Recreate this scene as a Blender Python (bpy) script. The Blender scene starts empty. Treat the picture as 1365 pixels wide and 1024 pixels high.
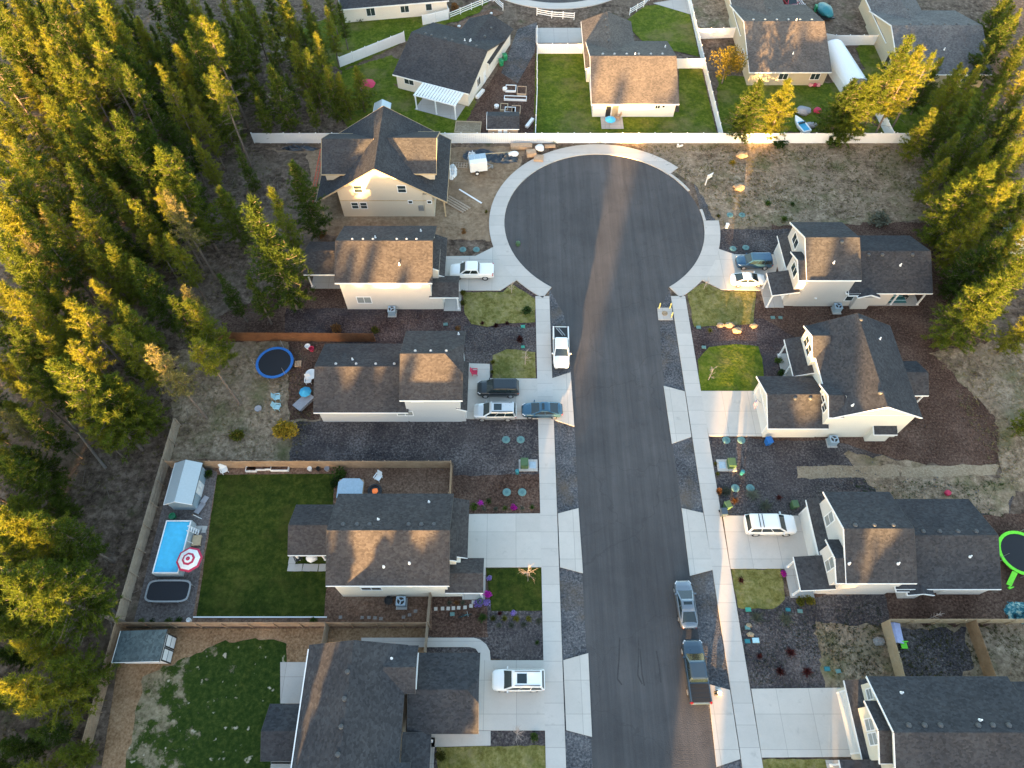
import bpy, bmesh, math, random
from mathutils import Vector, Matrix, noise
R = math.radians
rnd = random.Random(11)
scene = bpy.context.scene
COL = scene.collection
V = Vector
# ---- survey of the place: the camera's height, lens and tilt give metres on the ground for points read off the photograph
F, H, TH = 911., 70., R(31.03)
def at(px, py, z=0.):
    u = (px-682.5)/F; v = (py-512)/F
    d = math.cos(TH)+math.sin(TH)*v; fw = math.sin(TH)-math.cos(TH)*v
    t = (H-z)/d
    return (u*t, fw*t)
def pol(pts): return [at(*p) for p in pts]

OFFS = {}
class MB:
    def __init__(s): s.v = []; s.f = []; s.m = []
    def add(s, vs, fs, mi=0):
        n = len(s.v); s.v += [tuple(p) for p in vs]
        for f in fs: s.f.append([i+n for i in f]); s.m.append(mi)
        return s
    def box(s, x0, x1, y0, y1, z0, z1, mi=0):
        return s.add([(x0,y0,z0),(x1,y0,z0),(x1,y1,z0),(x0,y1,z0),(x0,y0,z1),(x1,y0,z1),(x1,y1,z1),(x0,y1,z1)],
              [(3,2,1,0),(4,5,6,7),(0,1,5,4),(1,2,6,5),(2,3,7,6),(3,0,4,7)], mi)
    def rbox(s, c, sz, rz=0, mi=0, rx=0):
        m = Matrix.Translation(c) @ Matrix.Rotation(rz,4,'Z') @ Matrix.Rotation(rx,4,'X')
        a,b,d = sz[0]/2, sz[1]/2, sz[2]/2
        vs = [m @ V(p) for p in [(-a,-b,-d),(a,-b,-d),(a,b,-d),(-a,b,-d),(-a,-b,d),(a,-b,d),(a,b,d),(-a,b,d)]]
        return s.add(vs, [(3,2,1,0),(4,5,6,7),(0,1,5,4),(1,2,6,5),(2,3,7,6),(3,0,4,7)], mi)
    def beam(s, p0, p1, w, h, up=(0,0,1), mi=0):
        p0 = V(p0); p1 = V(p1); d = (p1-p0).normalized(); u = V(up)
        if abs(d.dot(u)) > .98: u = V((1,0,0))
        side = d.cross(u).normalized()*w/2; u2 = side.cross(d).normalized()*h/2
        vs = []
        for p in (p0,p1): vs += [p-side-u2, p+side-u2, p+side+u2, p-side+u2]
        return s.add(vs, [(3,2,1,0),(4,5,6,7),(0,1,5,4),(1,2,6,5),(2,3,7,6),(3,0,4,7)], mi)
    def cyl(s, p0, p1, r0, r1=None, n=10, mi=0, cap=True):
        r1 = r0 if r1 is None else r1
        p0 = V(p0); p1 = V(p1); d = (p1-p0).normalized()
        a = d.cross(V((0,0,1))) if abs(d.z) < .95 else d.cross(V((1,0,0)))
        a.normalize(); b = d.cross(a)
        vs = []
        for p, r in ((p0,r0),(p1,r1)):
            vs += [p+(a*math.cos(2*math.pi*k/n)+b*math.sin(2*math.pi*k/n))*r for k in range(n)]
        fs = [(k,(k+1)%n,n+(k+1)%n,n+k) for k in range(n)]
        if cap: fs += [tuple(range(n))[::-1], tuple(range(n,2*n))]
        return s.add(vs, fs, mi)
    def lathe(s, prof, c=(0,0,0), n=16, mi=0, sx=1, sy=1):
        vs = []; fs = []
        for r, z in prof:
            vs += [(c[0]+sx*r*math.cos(2*math.pi*k/n), c[1]+sy*r*math.sin(2*math.pi*k/n), c[2]+z) for k in range(n)]
        for i in range(len(prof)-1):
            for k in range(n): fs.append((i*n+k, i*n+(k+1)%n, (i+1)*n+(k+1)%n, (i+1)*n+k))
        fs.append(tuple(range(n))[::-1]); L=(len(prof)-1)*n; fs.append(tuple(range(L,L+n)))
        return s.add(vs, fs, mi)
    def prism(s, poly, z0, z1, mi=0):
        n = len(poly)
        vs = [(p[0],p[1],z0) for p in poly]+[(p[0],p[1],z1) for p in poly]
        return s.add(vs, [tuple(range(n))[::-1], tuple(range(n,2*n))]+[(k,(k+1)%n,n+(k+1)%n,n+k) for k in range(n)], mi)
    def blob(s, c, r, sub=2, amp=.15, fr=1.5, mi=0, seed=0):
        bm = bmesh.new(); bmesh.ops.create_icosphere(bm, subdivisions=sub, radius=1)
        vs = []
        for v in bm.verts:
            k = 1+amp*noise.noise(v.co*fr+V((seed*7.3,seed*3.1,0)))*2
            vs.append((c[0]+v.co.x*r[0]*k, c[1]+v.co.y*r[1]*k, c[2]+v.co.z*r[2]*k))
        fs = [tuple(v.index for v in f.verts) for f in bm.faces]; bm.free()
        return s.add(vs, fs, mi)
    def slab(s, faces, th, edges=None):
        key = lambda p: (round(p[0],3),round(p[1],3),round(p[2],3))
        idx = {}; vs = []
        F2 = []
        for f in faces:
            r = []
            for p in f:
                k = key(p)
                if k not in idx: idx[k] = len(vs); vs.append(k)
                r.append(idx[k])
            F2.append(r)
        n = len(vs)
        fs = [tuple(f) for f in F2]+[tuple(i+n for i in f[::-1]) for f in F2]
        cnt = {}
        for f in F2:
            for a, b in zip(f, f[1:]+f[:1]):
                cnt.setdefault(tuple(sorted((a,b))), []).append((a,b))
        for k, l in cnt.items():
            if len(l) == 1:
                a, b = l[0]; fs.append((b,a,a+n,b+n))
                if edges is not None: edges.append((vs[a],vs[b]))
        return s.add(vs+[(p[0],p[1],p[2]-th) for p in vs], fs)
    def build(s, name, mats, parent=None, smooth=False, off=None):
        if off is None: off = OFFS.get(parent.name,(0,0,0)) if parent else (0,0,0)
        me = bpy.data.meshes.new(name)
        me.from_pydata([(p[0]-off[0],p[1]-off[1],p[2]-off[2]) for p in s.v], [], s.f)
        if not isinstance(mats,(list,tuple)): mats = [mats]
        for m in mats: me.materials.append(m)
        if len(mats) > 1: me.polygons.foreach_set('material_index', s.m)
        if smooth: me.polygons.foreach_set('use_smooth', [True]*len(s.f))
        me.update()
        o = bpy.data.objects.new(name, me); COL.objects.link(o)
        if parent: o.parent = parent; OFFS[o.name] = off
        return o
def tag(o, label, cat=None, group=None):
    o['label'] = label
    if cat: o['category'] = cat
    if group: o['group'] = group
    return o
def struct(o, kind='structure', label=None):
    o['kind'] = kind
    if label: o['label'] = label
    return o
def thing(name, label, cat, loc=(0,0,0), rz=0, group=None, world=False):
    o = bpy.data.objects.new(name, None); COL.objects.link(o)
    o.empty_display_size = .3
    if len(loc) == 2: loc = (loc[0],loc[1],0)
    o.location = loc; o.rotation_euler = (0,0,rz)
    if world: OFFS[o.name] = tuple(loc)
    return tag(o, label, cat, group)
def copy_tree(o, loc=None, rz=None, label=None):
    c = o.copy(); COL.objects.link(c)
    if loc is not None: c.location = loc if len(loc) == 3 else (loc[0],loc[1],o.location.z)
    if rz is not None: c.rotation_euler = (0,0,rz)
    if label: c['label'] = label
    for ch in list(o.children):
        d = ch.copy(); COL.objects.link(d); d.parent = c
        for g in list(ch.children):
            e = g.copy(); COL.objects.link(e); e.parent = d
    return c

# ---------------------------------------------------------------- materials
def newmat(name):
    m = bpy.data.materials.new(name); m.use_nodes = True
    nt = m.node_tree; b = nt.nodes['Principled BSDF']
    return m, nt, b
def N(nt, t, **kw):
    n = nt.nodes.new(t)
    for k, v in kw.items():
        if k.startswith('i_'): n.inputs[k[2:].replace('_',' ')].default_value = v
        else: setattr(n, k, v)
    return n
def ramp(nt, fac, stops):
    r = nt.nodes.new('ShaderNodeValToRGB'); cr = r.color_ramp
    while len(cr.elements) < len(stops): cr.elements.new(.5)
    for e, (p, c) in zip(cr.elements, stops): e.position = p; e.color = (*c,1)
    nt.links.new(fac, r.inputs[0]); return r.outputs[0]
def mixc(nt, a, b, fac, mode='MIX'):
    x = nt.nodes.new('ShaderNodeMix'); x.data_type = 'RGBA'; x.blend_type = mode
    for sock, val in ((x.inputs[0],fac),(x.inputs[6],a),(x.inputs[7],b)):
        if hasattr(val,'links'): nt.links.new(val, sock)
        else: sock.default_value = val if not isinstance(val,tuple) else (*val,1)
    return x.outputs[2]
def vary(m, nt, b, stops, s1, s2=None, big=None, rough=.85, bump=0., bs=None, world=True, w=.5, spec=.3, mid=0.):
    """fine noise x coarse noise through a ramp; big = (scale, colour, lo, hi) blotches of a second colour"""
    tc = N(nt,'ShaderNodeNewGeometry').outputs['Position'] if world else N(nt,'ShaderNodeTexCoord').outputs['Object']
    n1 = N(nt,'ShaderNodeTexNoise', i_Scale=s1, i_Detail=5., i_Roughness=.65); nt.links.new(tc, n1.inputs['Vector'])
    fac = n1.outputs[0]
    if s2:
        n2 = N(nt,'ShaderNodeTexNoise', i_Scale=s2, i_Detail=3.); nt.links.new(tc, n2.inputs['Vector'])
        mm = N(nt,'ShaderNodeMix'); mm.inputs[0].default_value = w
        nt.links.new(fac, mm.inputs[2]); nt.links.new(n2.outputs[0], mm.inputs[3]); fac = mm.outputs[0]
    if mid:
        n4 = N(nt,'ShaderNodeTexNoise', i_Scale=mid, i_Detail=6., i_Roughness=.75); nt.links.new(tc, n4.inputs['Vector'])
        mm = N(nt,'ShaderNodeMix'); mm.inputs[0].default_value = .55; nt.links.new(fac, mm.inputs[2]); nt.links.new(n4.outputs[0], mm.inputs[3])
        mr = N(nt,'ShaderNodeMapRange'); mr.inputs[1].default_value = .31; mr.inputs[2].default_value = .69; nt.links.new(mm.outputs[0], mr.inputs[0]); fac = mr.outputs[0]
    col = ramp(nt, fac, stops)
    for bg in (big or []):
        n3 = N(nt,'ShaderNodeTexNoise', i_Scale=bg[0], i_Detail=6., i_Roughness=.66)
        mp = N(nt,'ShaderNodeVectorMath', operation='ADD'); mp.inputs[1].default_value = (bg[0]*31,bg[0]*17,0)
        nt.links.new(tc, mp.inputs[0]); nt.links.new(mp.outputs[0], n3.inputs['Vector'])
        mr = N(nt,'ShaderNodeMapRange'); mr.inputs[1].default_value = bg[2]; mr.inputs[2].default_value = bg[3]
        nt.links.new(n3.outputs[0], mr.inputs[0])
        col = mixc(nt, col, bg[1], mr.outputs[0])
    nt.links.new(col, b.inputs['Base Color'])
    b.inputs['Roughness'].default_value = rough
    b.inputs['Specular IOR Level'].default_value = spec
    if bump:
        nb = N(nt,'ShaderNodeTexNoise', i_Scale=bs or s1, i_Detail=4.); nt.links.new(tc, nb.inputs['Vector'])
        bp = N(nt,'ShaderNodeBump', i_Strength=bump, i_Distance=.1); nt.links.new(nb.outputs[0], bp.inputs['Height'])
        nt.links.new(bp.outputs[0], b.inputs['Normal'])
    return tc, col
def VM(name, stops, s1, **kw):
    m, nt, b = newmat(name); vary(m, nt, b, stops, s1, **kw); return m
def PM(name, c, rough=.6, spec=.4, metal=0., var=.12, sc=6., coat=0.):
    m, nt, b = newmat(name)
    lo = tuple(x*(1-var) for x in c); hi = tuple(min(1,x*(1+var)) for x in c)
    vary(m, nt, b, [(.3,lo),(.7,hi)], sc, rough=rough, world=False, spec=spec)
    b.inputs['Metallic'].default_value = metal
    b.inputs['Coat Weight'].default_value = coat
    return m
def concrete(name, base, sx, sy, ox=0., oy=0.):
    m, nt, b = newmat(name)
    d = tuple(x*.86 for x in base)
    tc, col = vary(m, nt, b, [(.25,d),(.75,base)], 7., s2=.5, rough=.9, big=[(.35,tuple(x*.86 for x in base),.5,.85),(1.7,tuple(x*.86 for x in base),.52,.75),(.9,tuple(x*.74 for x in base),.62,.74)])
    sp = N(nt,'ShaderNodeSeparateXYZ'); nt.links.new(tc, sp.inputs[0])
    masks = []; cells = []
    for k, s, o in ((0,sx,ox),(1,sy,oy)):
        if not s: continue
        a = N(nt,'ShaderNodeMath', operation='SUBTRACT'); nt.links.new(sp.outputs[k], a.inputs[0]); a.inputs[1].default_value = o
        dv = N(nt,'ShaderNodeMath', operation='DIVIDE'); nt.links.new(a.outputs[0], dv.inputs[0]); dv.inputs[1].default_value = s
        fr = N(nt,'ShaderNodeMath', operation='FRACT'); nt.links.new(dv.outputs[0], fr.inputs[0])
        lt = N(nt,'ShaderNodeMath', operation='LESS_THAN'); nt.links.new(fr.outputs[0], lt.inputs[0]); lt.inputs[1].default_value = .045/s
        fl = N(nt,'ShaderNodeMath', operation='FLOOR'); nt.links.new(dv.outputs[0], fl.inputs[0])
        masks.append(lt.outputs[0]); cells.append(fl.outputs[0])
    cb = N(nt,'ShaderNodeCombineXYZ')
    for k, c in enumerate(cells): nt.links.new(c, cb.inputs[k])
    wn = N(nt,'ShaderNodeTexWhiteNoise'); nt.links.new(cb.outputs[0], wn.inputs['Vector'])
    pv = ramp(nt, wn.outputs['Value'], [(0,(.9,.9,.9)),(1,(1,1,1))])
    col = mixc(nt, col, pv, 1., 'MULTIPLY')
    for mk in masks: col = mixc(nt, col, tuple(x*.6 for x in base), mk)
    nt.links.new(col, b.inputs['Base Color'])
    return m
def shingle(name, c, warm=0.):
    m, nt, b = newmat(name)
    tc = N(nt,'ShaderNodeNewGeometry').outputs['Position']
    sc = N(nt,'ShaderNodeVectorMath', operation='MULTIPLY'); sc.inputs[1].default_value = (4.2,4.2,9.); nt.links.new(tc, sc.inputs[0])
    vo = N(nt,'ShaderNodeTexVoronoi', i_Scale=1.); nt.links.new(sc.outputs[0], vo.inputs['Vector'])
    n1 = N(nt,'ShaderNodeTexNoise', i_Scale=9., i_Detail=4.); nt.links.new(tc, n1.inputs['Vector'])
    n2 = N(nt,'ShaderNodeTexNoise', i_Scale=.35, i_Detail=3.); nt.links.new(tc, n2.inputs['Vector'])
    sx = N(nt,'ShaderNodeSeparateColor'); nt.links.new(vo.outputs['Color'], sx.inputs[0])
    mm = N(nt,'ShaderNodeMix'); mm.inputs[0].default_value = .45
    nt.links.new(sx.outputs[0], mm.inputs[2]); nt.links.new(n1.outputs[0], mm.inputs[3])
    col = ramp(nt, mm.outputs[0], [(.2,tuple(x*.7 for x in c)),(.5,c),(.85,tuple(min(1,x*1.3+.002) for x in c))])
    col = mixc(nt, col, ramp(nt, n2.outputs[0], [(.3,(.82,.82,.84)),(.7,(1.12,1.1,1.08))]), 1., 'MULTIPLY')
    nt.links.new(col, b.inputs['Base Color']); b.inputs['Roughness'].default_value = .92; b.inputs['Specular IOR Level'].default_value = .2
    bp = N(nt,'ShaderNodeBump', i_Strength=.5, i_Distance=.03); nt.links.new(mm.outputs[0], bp.inputs['Height']); nt.links.new(bp.outputs[0], b.inputs['Normal'])
    return m
def siding(name, c, lap=.19, vertical=False):
    m, nt, b = newmat(name)
    tc, col = vary(m, nt, b, [(.3,tuple(x*.94 for x in c)),(.7,c)], 2.5, s2=.4, rough=.75, world=True)
    sp = N(nt,'ShaderNodeSeparateXYZ'); nt.links.new(tc, sp.inputs[0])
    dv = N(nt,'ShaderNodeMath', operation='DIVIDE'); nt.links.new(sp.outputs[2], dv.inputs[0]); dv.inputs[1].default_value = lap
    fr = N(nt,'ShaderNodeMath', operation='FRACT'); nt.links.new(dv.outputs[0], fr.inputs[0])
    lt = N(nt,'ShaderNodeMath', operation='LESS_THAN'); nt.links.new(fr.outputs[0], lt.inputs[0]); lt.inputs[1].default_value = .09
    nt.links.new(mixc(nt, col, tuple(x*.62 for x in c), lt.outputs[0]), b.inputs['Base Color'])
    bp = N(nt,'ShaderNodeBump', i_Strength=.4, i_Distance=.02); nt.links.new(fr.outputs[0], bp.inputs['Height']); nt.links.new(bp.outputs[0], b.inputs['Normal'])
    return m
def foliage(name, c1, c2, c3, trans=.35, per_obj=True):
    m = bpy.data.materials.new(name); m.use_nodes = True; nt = m.node_tree
    b = nt.nodes['Principled BSDF']; out = nt.nodes['Material Output']
    oi = N(nt,'ShaderNodeObjectInfo'); tc = N(nt,'ShaderNodeTexCoord').outputs['Object']
    n1 = N(nt,'ShaderNodeTexNoise', i_Scale=1.1, i_Detail=4.); nt.links.new(tc, n1.inputs['Vector'])
    n2 = N(nt,'ShaderNodeTexNoise', i_Scale=9., i_Detail=2.); nt.links.new(tc, n2.inputs['Vector'])
    mm = N(nt,'ShaderNodeMix'); mm.inputs[0].default_value = .5; nt.links.new(n1.outputs[0], mm.inputs[2]); nt.links.new(n2.outputs[0], mm.inputs[3])
    ad = N(nt,'ShaderNodeMath', operation='ADD'); nt.links.new(mm.outputs[0], ad.inputs[0])
    ms = N(nt,'ShaderNodeMath', operation='MULTIPLY_ADD'); nt.links.new(oi.outputs['Random'], ms.inputs[0]); ms.inputs[1].default_value = .46; ms.inputs[2].default_value = -.25
    nt.links.new(ms.outputs[0], ad.inputs[1])
    col = ramp(nt, ad.outputs[0], [(.3,c1),(.5,c2),(.72,c3)])
    nt.links.new(col, b.inputs['Base Color']); b.inputs['Roughness'].default_value = .7; b.inputs['Specular IOR Level'].default_value = .2
    tr = N(nt,'ShaderNodeBsdfTranslucent'); nt.links.new(col, tr.inputs[0])
    ms2 = N(nt,'ShaderNodeMixShader'); ms2.inputs[0].default_value = trans
    nt.links.new(b.outputs[0], ms2.inputs[1]); nt.links.new(tr.outputs[0], ms2.inputs[2]); nt.links.new(ms2.outputs[0], out.inputs[0])
    return m

G_dirt = VM('forest_floor_dirt', [(.25,(.045,.031,.023)),(.5,(.118,.085,.064)),(.78,(.24,.18,.14))], 2.2, s2=.45, big=[(.09,(.17,.13,.098),.5,.72),(.35,(.062,.066,.03),.56,.74)], bump=.6, mid=1.3, spec=.08)
G_tan = VM('construction_dirt', [(.28,(.17,.115,.072)),(.55,(.27,.19,.125)),(.78,(.34,.255,.175))], 2.2, s2=.25, big=[(.2,(.20,.14,.095),.5,.75)], bump=.5, mid=1.3, spec=.08)
G_weed = VM('dry_weed_ground', [(.2,(.07,.048,.033)),(.5,(.225,.165,.113)),(.85,(.43,.335,.24))], 3.2, s2=.35, big=[(.23,(.095,.105,.042),.5,.74),(.11,(.25,.19,.135),.5,.7)], bump=.8, mid=1.3, spec=.08)
G_mulch = VM('brown_mulch', [(.2,(.026,.013,.010)),(.5,(.085,.05,.037)),(.85,(.20,.13,.10))], 5., s2=.3, big=[(.15,(.10,.066,.05),.55,.8)], bump=.8, mid=4.2, spec=.08)
G_gravel = VM('dark_gravel', [(.25,(.022,.021,.026)),(.5,(.068,.058,.058)),(.8,(.18,.158,.152))], 6., s2=.3, big=[(.2,(.085,.068,.066),.5,.8),(.5,(.05,.052,.032),.62,.8)], bump=.9, mid=4.2, spec=.08)
G_strip = VM('parking_strip_gravel', [(.25,(.03,.032,.038)),(.5,(.083,.085,.094)),(.8,(.20,.195,.20))], 6., s2=.35, big=[(.22,(.115,.09,.068),.5,.72)], bump=.9, mid=4.2, spec=.08)
G_purple = VM('purple_brown_gravel', [(.25,(.022,.014,.016)),(.5,(.07,.048,.045)),(.8,(.17,.128,.12))], 5., s2=.35, big=[(.2,(.05,.047,.054),.48,.75)], bump=.9, mid=4.2, spec=.08)
G_chip = VM('bark_chip_ground', [(.25,(.085,.048,.032)),(.5,(.165,.10,.07)),(.8,(.27,.18,.13))], 5., s2=.35, bump=.8, mid=4.2, spec=.08)
G_bark = VM('tan_bark_ground', [(.25,(.14,.085,.045)),(.5,(.25,.155,.088)),(.8,(.36,.25,.155))], 5., s2=.35, bump=.8, mid=4.2, spec=.08)
G_pea = VM('grey_pea_gravel', [(.25,(.08,.066,.062)),(.5,(.14,.12,.115)),(.8,(.22,.195,.19))], 6., s2=.3, bump=.7, mid=4.2, spec=.08)
G_lawn = VM('green_lawn', [(.2,(.013,.026,.004)),(.5,(.035,.05,.007)),(.85,(.08,.085,.016))], 3.4, s2=.3, big=[(.28,(.07,.066,.014),.52,.8),(.7,(.017,.03,.005),.5,.75)], bump=.9, mid=1.3, spec=.08)
G_lawn2 = VM('pale_green_lawn', [(.2,(.04,.07,.004)),(.5,(.088,.118,.010)),(.85,(.18,.18,.03))], 3.2, s2=.28, big=[(.16,(.18,.145,.06),.5,.72),(.6,(.045,.07,.01),.5,.75)], bump=.9, mid=1.3, spec=.08)
G_dry = VM('dry_olive_lawn', [(.2,(.07,.065,.012)),(.5,(.165,.15,.045)),(.85,(.30,.26,.12))], 4., s2=.4, big=[(.3,(.075,.088,.02),.5,.7),(.9,(.21,.18,.09),.52,.72)], bump=.9, mid=1.3, spec=.08)
G_sand = VM('sand_path', [(.3,(.22,.165,.11)),(.7,(.34,.27,.19))], 4., s2=.5, bump=.5, mid=4.2, spec=.08)
G_bare = VM('bare_lawn_soil', [(.2,(.09,.075,.045)),(.5,(.19,.165,.11)),(.85,(.30,.26,.18))], 3.5, s2=.4, big=[(1.1,(.022,.04,.008),.56,.62),(2.6,(.03,.045,.012),.60,.66)], bump=.7, mid=2., spec=.08)
G_patch = VM('patchy_lawn', [(.2,(.007,.018,.004)),(.5,(.019,.038,.006)),(.85,(.05,.068,.013))], 4., s2=.5, big=[(.9,(.23,.20,.13),.655,.70),(2.2,(.33,.29,.2),.68,.72)], bump=.9, mid=1.6, spec=.08)
m_, nt_, b_ = newmat('asphalt'); M_asph = m_
tc_, col_ = vary(m_, nt_, b_, [(.25,(.046,.0445,.047)),(.5,(.061,.0595,.062)),(.8,(.083,.081,.084))], 9., s2=.18, w=.55, big=[(.07,(.092,.089,.091),.42,.75),(.5,(.053,.051,.054),.55,.8),(2.3,(.078,.075,.076),.62,.72)], bump=.25, rough=.85)
mp_ = N(nt_,'ShaderNodeVectorMath', operation='MULTIPLY'); mp_.inputs[1].default_value = (1.1,.035,1); nt_.links.new(tc_, mp_.inputs[0])
ns_ = N(nt_,'ShaderNodeTexNoise', i_Scale=1., i_Detail=5., i_Roughness=.7); nt_.links.new(mp_.outputs[0], ns_.inputs['Vector'])
col_ = mixc(nt_, col_, ramp(nt_, ns_.outputs[0], [(.36,(.84,.84,.85)),(.62,(1.14,1.13,1.12))]), 1., 'MULTIPLY')
wv_ = N(nt_,'ShaderNodeTexNoise', i_Scale=.6, i_Detail=3.); nt_.links.new(tc_, wv_.inputs['Vector'])
wa_ = N(nt_,'ShaderNodeVectorMath', operation='MULTIPLY_ADD'); nt_.links.new(wv_.outputs['Color'], wa_.inputs[0]); wa_.inputs[1].default_value = (2.4,2.4,0); nt_.links.new(tc_, wa_.inputs[2])
vo_ = N(nt_,'ShaderNodeTexVoronoi', feature='DISTANCE_TO_EDGE', i_Scale=.11); nt_.links.new(wa_.outputs[0], vo_.inputs['Vector'])
lt_ = N(nt_,'ShaderNodeMath', operation='LESS_THAN'); nt_.links.new(vo_.outputs['Distance'], lt_.inputs[0]); lt_.inputs[1].default_value = .0045
sp_ = N(nt_,'ShaderNodeMath', operation='MULTIPLY'); nt_.links.new(lt_.outputs[0], sp_.inputs[0]); sp_.inputs[1].default_value = .22
nt_.links.new(mixc(nt_, col_, (.03,.029,.03), sp_.outputs[0]), b_.inputs['Base Color'])
M_asph2 = VM('worn_asphalt', [(.3,(.07,.07,.078)),(.7,(.11,.11,.118))], 6., s2=.3, bump=.25)
C_walk = concrete('sidewalk_concrete', (.55,.515,.48), 0, 1.83)
C_drive = concrete('driveway_concrete', (.55,.515,.475), 3.05, 2.9, .4, .6)
C_slab = concrete('patio_concrete', (.47,.445,.42), 2.4, 2.4)
M_vinyl = PM('white_vinyl', (.79,.79,.80), .45, var=.03)
M_trim = PM('white_trim', (.8,.79,.78), .5, var=.03)
M_dark = PM('dark_metal', (.02,.02,.022), .5)
M_grey = PM('grey_metal', (.3,.31,.32), .45, metal=.4)
M_white = PM('white_plastic', (.8,.8,.8), .4, var=.04)
M_glass = PM('window_glass', (.03,.045,.05), .06, spec=.7, var=.3)
M_blind = PM('glass_over_blinds', (.28,.30,.30), .15, spec=.6, var=.1)
M_garage = PM('garage_door_paint', (.66,.64,.61), .5, var=.03)
M_fenceW = VM('cedar_boards', [(.25,(.24,.15,.09)),(.55,(.40,.275,.18)),(.8,(.52,.39,.28))], 3., s2=.8, rough=.8)
M_fenceG = VM('weathered_boards', [(.25,(.22,.165,.12)),(.55,(.36,.285,.215)),(.8,(.48,.395,.31))], 3., s2=.7, rough=.85)
M_fenceB = VM('brown_boards', [(.25,(.10,.04,.018)),(.55,(.19,.085,.04)),(.8,(.27,.13,.065))], 3., s2=.8, rough=.8)
M_lumber = VM('new_lumber', [(.3,(.40,.29,.17)),(.7,(.54,.42,.28))], 3., s2=.8, rough=.8)
M_board = VM('cardboard_and_sheathing', [(.3,(.40,.26,.165)),(.7,(.52,.37,.25))], 3., rough=.8)
M_bark = VM('pine_bark', [(.3,(.10,.078,.066)),(.7,(.235,.185,.155))], 8., world=False, rough=.95)
M_twig = VM('bare_twigs', [(.3,(.14,.12,.11)),(.7,(.27,.23,.20))], 8., world=False, rough=.95)
M_sapl = VM('pale_sapling_bark', [(.3,(.32,.25,.21)),(.7,(.48,.39,.34))], 8., world=False, rough=.9)
F_pine = foliage('pine_needles', (.058,.094,.012), (.132,.172,.019), (.26,.258,.026), .5)
F_dry = foliage('dry_pine_needles', (.13,.125,.04), (.22,.20,.065), (.33,.275,.10))
F_shrub = foliage('shrub_leaves', (.02,.045,.008), (.045,.085,.012), (.09,.13,.02))
F_olive = foliage('olive_shrub_leaves', (.05,.055,.008), (.11,.11,.014), (.18,.16,.02))
F_grey = foliage('grey_green_leaves', (.06,.065,.045), (.11,.115,.08), (.17,.165,.12))
F_yellow = foliage('yellow_leaves', (.16,.12,.012), (.28,.2,.02), (.38,.27,.03))
F_red = foliage('dark_red_leaves', (.035,.008,.008), (.07,.014,.014), (.11,.03,.024))
F_rust = foliage('rust_dry_leaves', (.12,.055,.02), (.21,.10,.035), (.28,.15,.06))
F_pink = foliage('magenta_petals', (.35,.01,.25), (.55,.02,.42), (.65,.06,.55))
F_lav = foliage('lavender_petals', (.26,.18,.5), (.36,.27,.64), (.5,.4,.75))
F_weed = foliage('weed_blades', (.09,.09,.03), (.17,.15,.06), (.27,.23,.12))
M_rock = VM('tan_rock', [(.3,(.22,.15,.09)),(.7,(.4,.3,.2))], 4., rough=.9, bump=.5)
M_rockg = VM('grey_rock', [(.3,(.16,.15,.15)),(.7,(.32,.31,.3))], 4., rough=.9, bump=.5)
S_dark = shingle('charcoal_shingles', (.047,.048,.053))
S_brown = shingle('brown_shingles', (.057,.053,.054))
S_tan = shingle('tan_grey_shingles', (.108,.096,.088))
S_grey = shingle('grey_shingles', (.12,.118,.12))
M_rockd = VM('dark_stone', [(.3,(.08,.075,.08)),(.7,(.17,.16,.165))], 4., rough=.9)
M_vent = PM('roof_vent_metal', (.07,.075,.08), .5)
M_ventw = PM('pale_roof_vent', (.42,.43,.44), .5)
S_slate = shingle('slate_blue_shingles', (.085,.115,.125))
M_t = PM('pale_green_wall', (.42,.46,.38), .6)
M_rock2 = VM('bark_pieces', [(.3,(.05,.03,.024)),(.5,(.13,.09,.07)),(.7,(.30,.23,.18))], 1.5, rough=.95)
M_fenceR = VM('reddish_boards', [(.25,(.22,.12,.06)),(.55,(.33,.2,.11)),(.8,(.44,.3,.18))], 3., s2=.8, rough=.8)

# patchy lawn: green at the east, worn to bare soil at the west, pale bald spots
def patch_lawn():
    m, nt, b = newmat('patchy_lawn')
    tc, soil = vary(m, nt, b, [(.2,(.10,.083,.05)),(.5,(.20,.17,.11)),(.85,(.31,.265,.18))], 3.5, s2=.5, bump=.8, mid=2., spec=.08)
    gn = N(nt,'ShaderNodeTexNoise', i_Scale=2.2, i_Detail=6., i_Roughness=.75); nt.links.new(tc, gn.inputs['Vector'])
    grass = ramp(nt, gn.outputs[0], [(.32,(.010,.025,.004)),(.5,(.025,.046,.008)),(.68,(.06,.078,.016))])
    n1 = N(nt,'ShaderNodeTexNoise', i_Scale=.55, i_Detail=9., i_Roughness=.72); nt.links.new(tc, n1.inputs['Vector'])
    sp = N(nt,'ShaderNodeSeparateXYZ'); nt.links.new(tc, sp.inputs[0])
    gx = N(nt,'ShaderNodeMapRange'); nt.links.new(sp.outputs[0], gx.inputs[0])
    for i, v in zip((1,2,3,4), (-37.,-25.,-.15,.17)): gx.inputs[i].default_value = v
    ad = N(nt,'ShaderNodeMath', operation='ADD'); nt.links.new(n1.outputs[0], ad.inputs[0]); nt.links.new(gx.outputs[0], ad.inputs[1])
    f = N(nt,'ShaderNodeMapRange'); nt.links.new(ad.outputs[0], f.inputs[0]); f.inputs[1].default_value = .425; f.inputs[2].default_value = .495
    col = mixc(nt, soil, grass, f.outputs[0])
    n2 = N(nt,'ShaderNodeTexNoise', i_Scale=1.25, i_Detail=3., i_Roughness=.5); nt.links.new(tc, n2.inputs['Vector'])
    f2 = N(nt,'ShaderNodeMapRange'); nt.links.new(n2.outputs[0], f2.inputs[0]); f2.inputs[1].default_value = .66; f2.inputs[2].default_value = .72
    nt.links.new(mixc(nt, col, (.40,.36,.27), f2.outputs[0]), b.inputs['Base Color'])
    return m
G_patch = patch_lawn()
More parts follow.
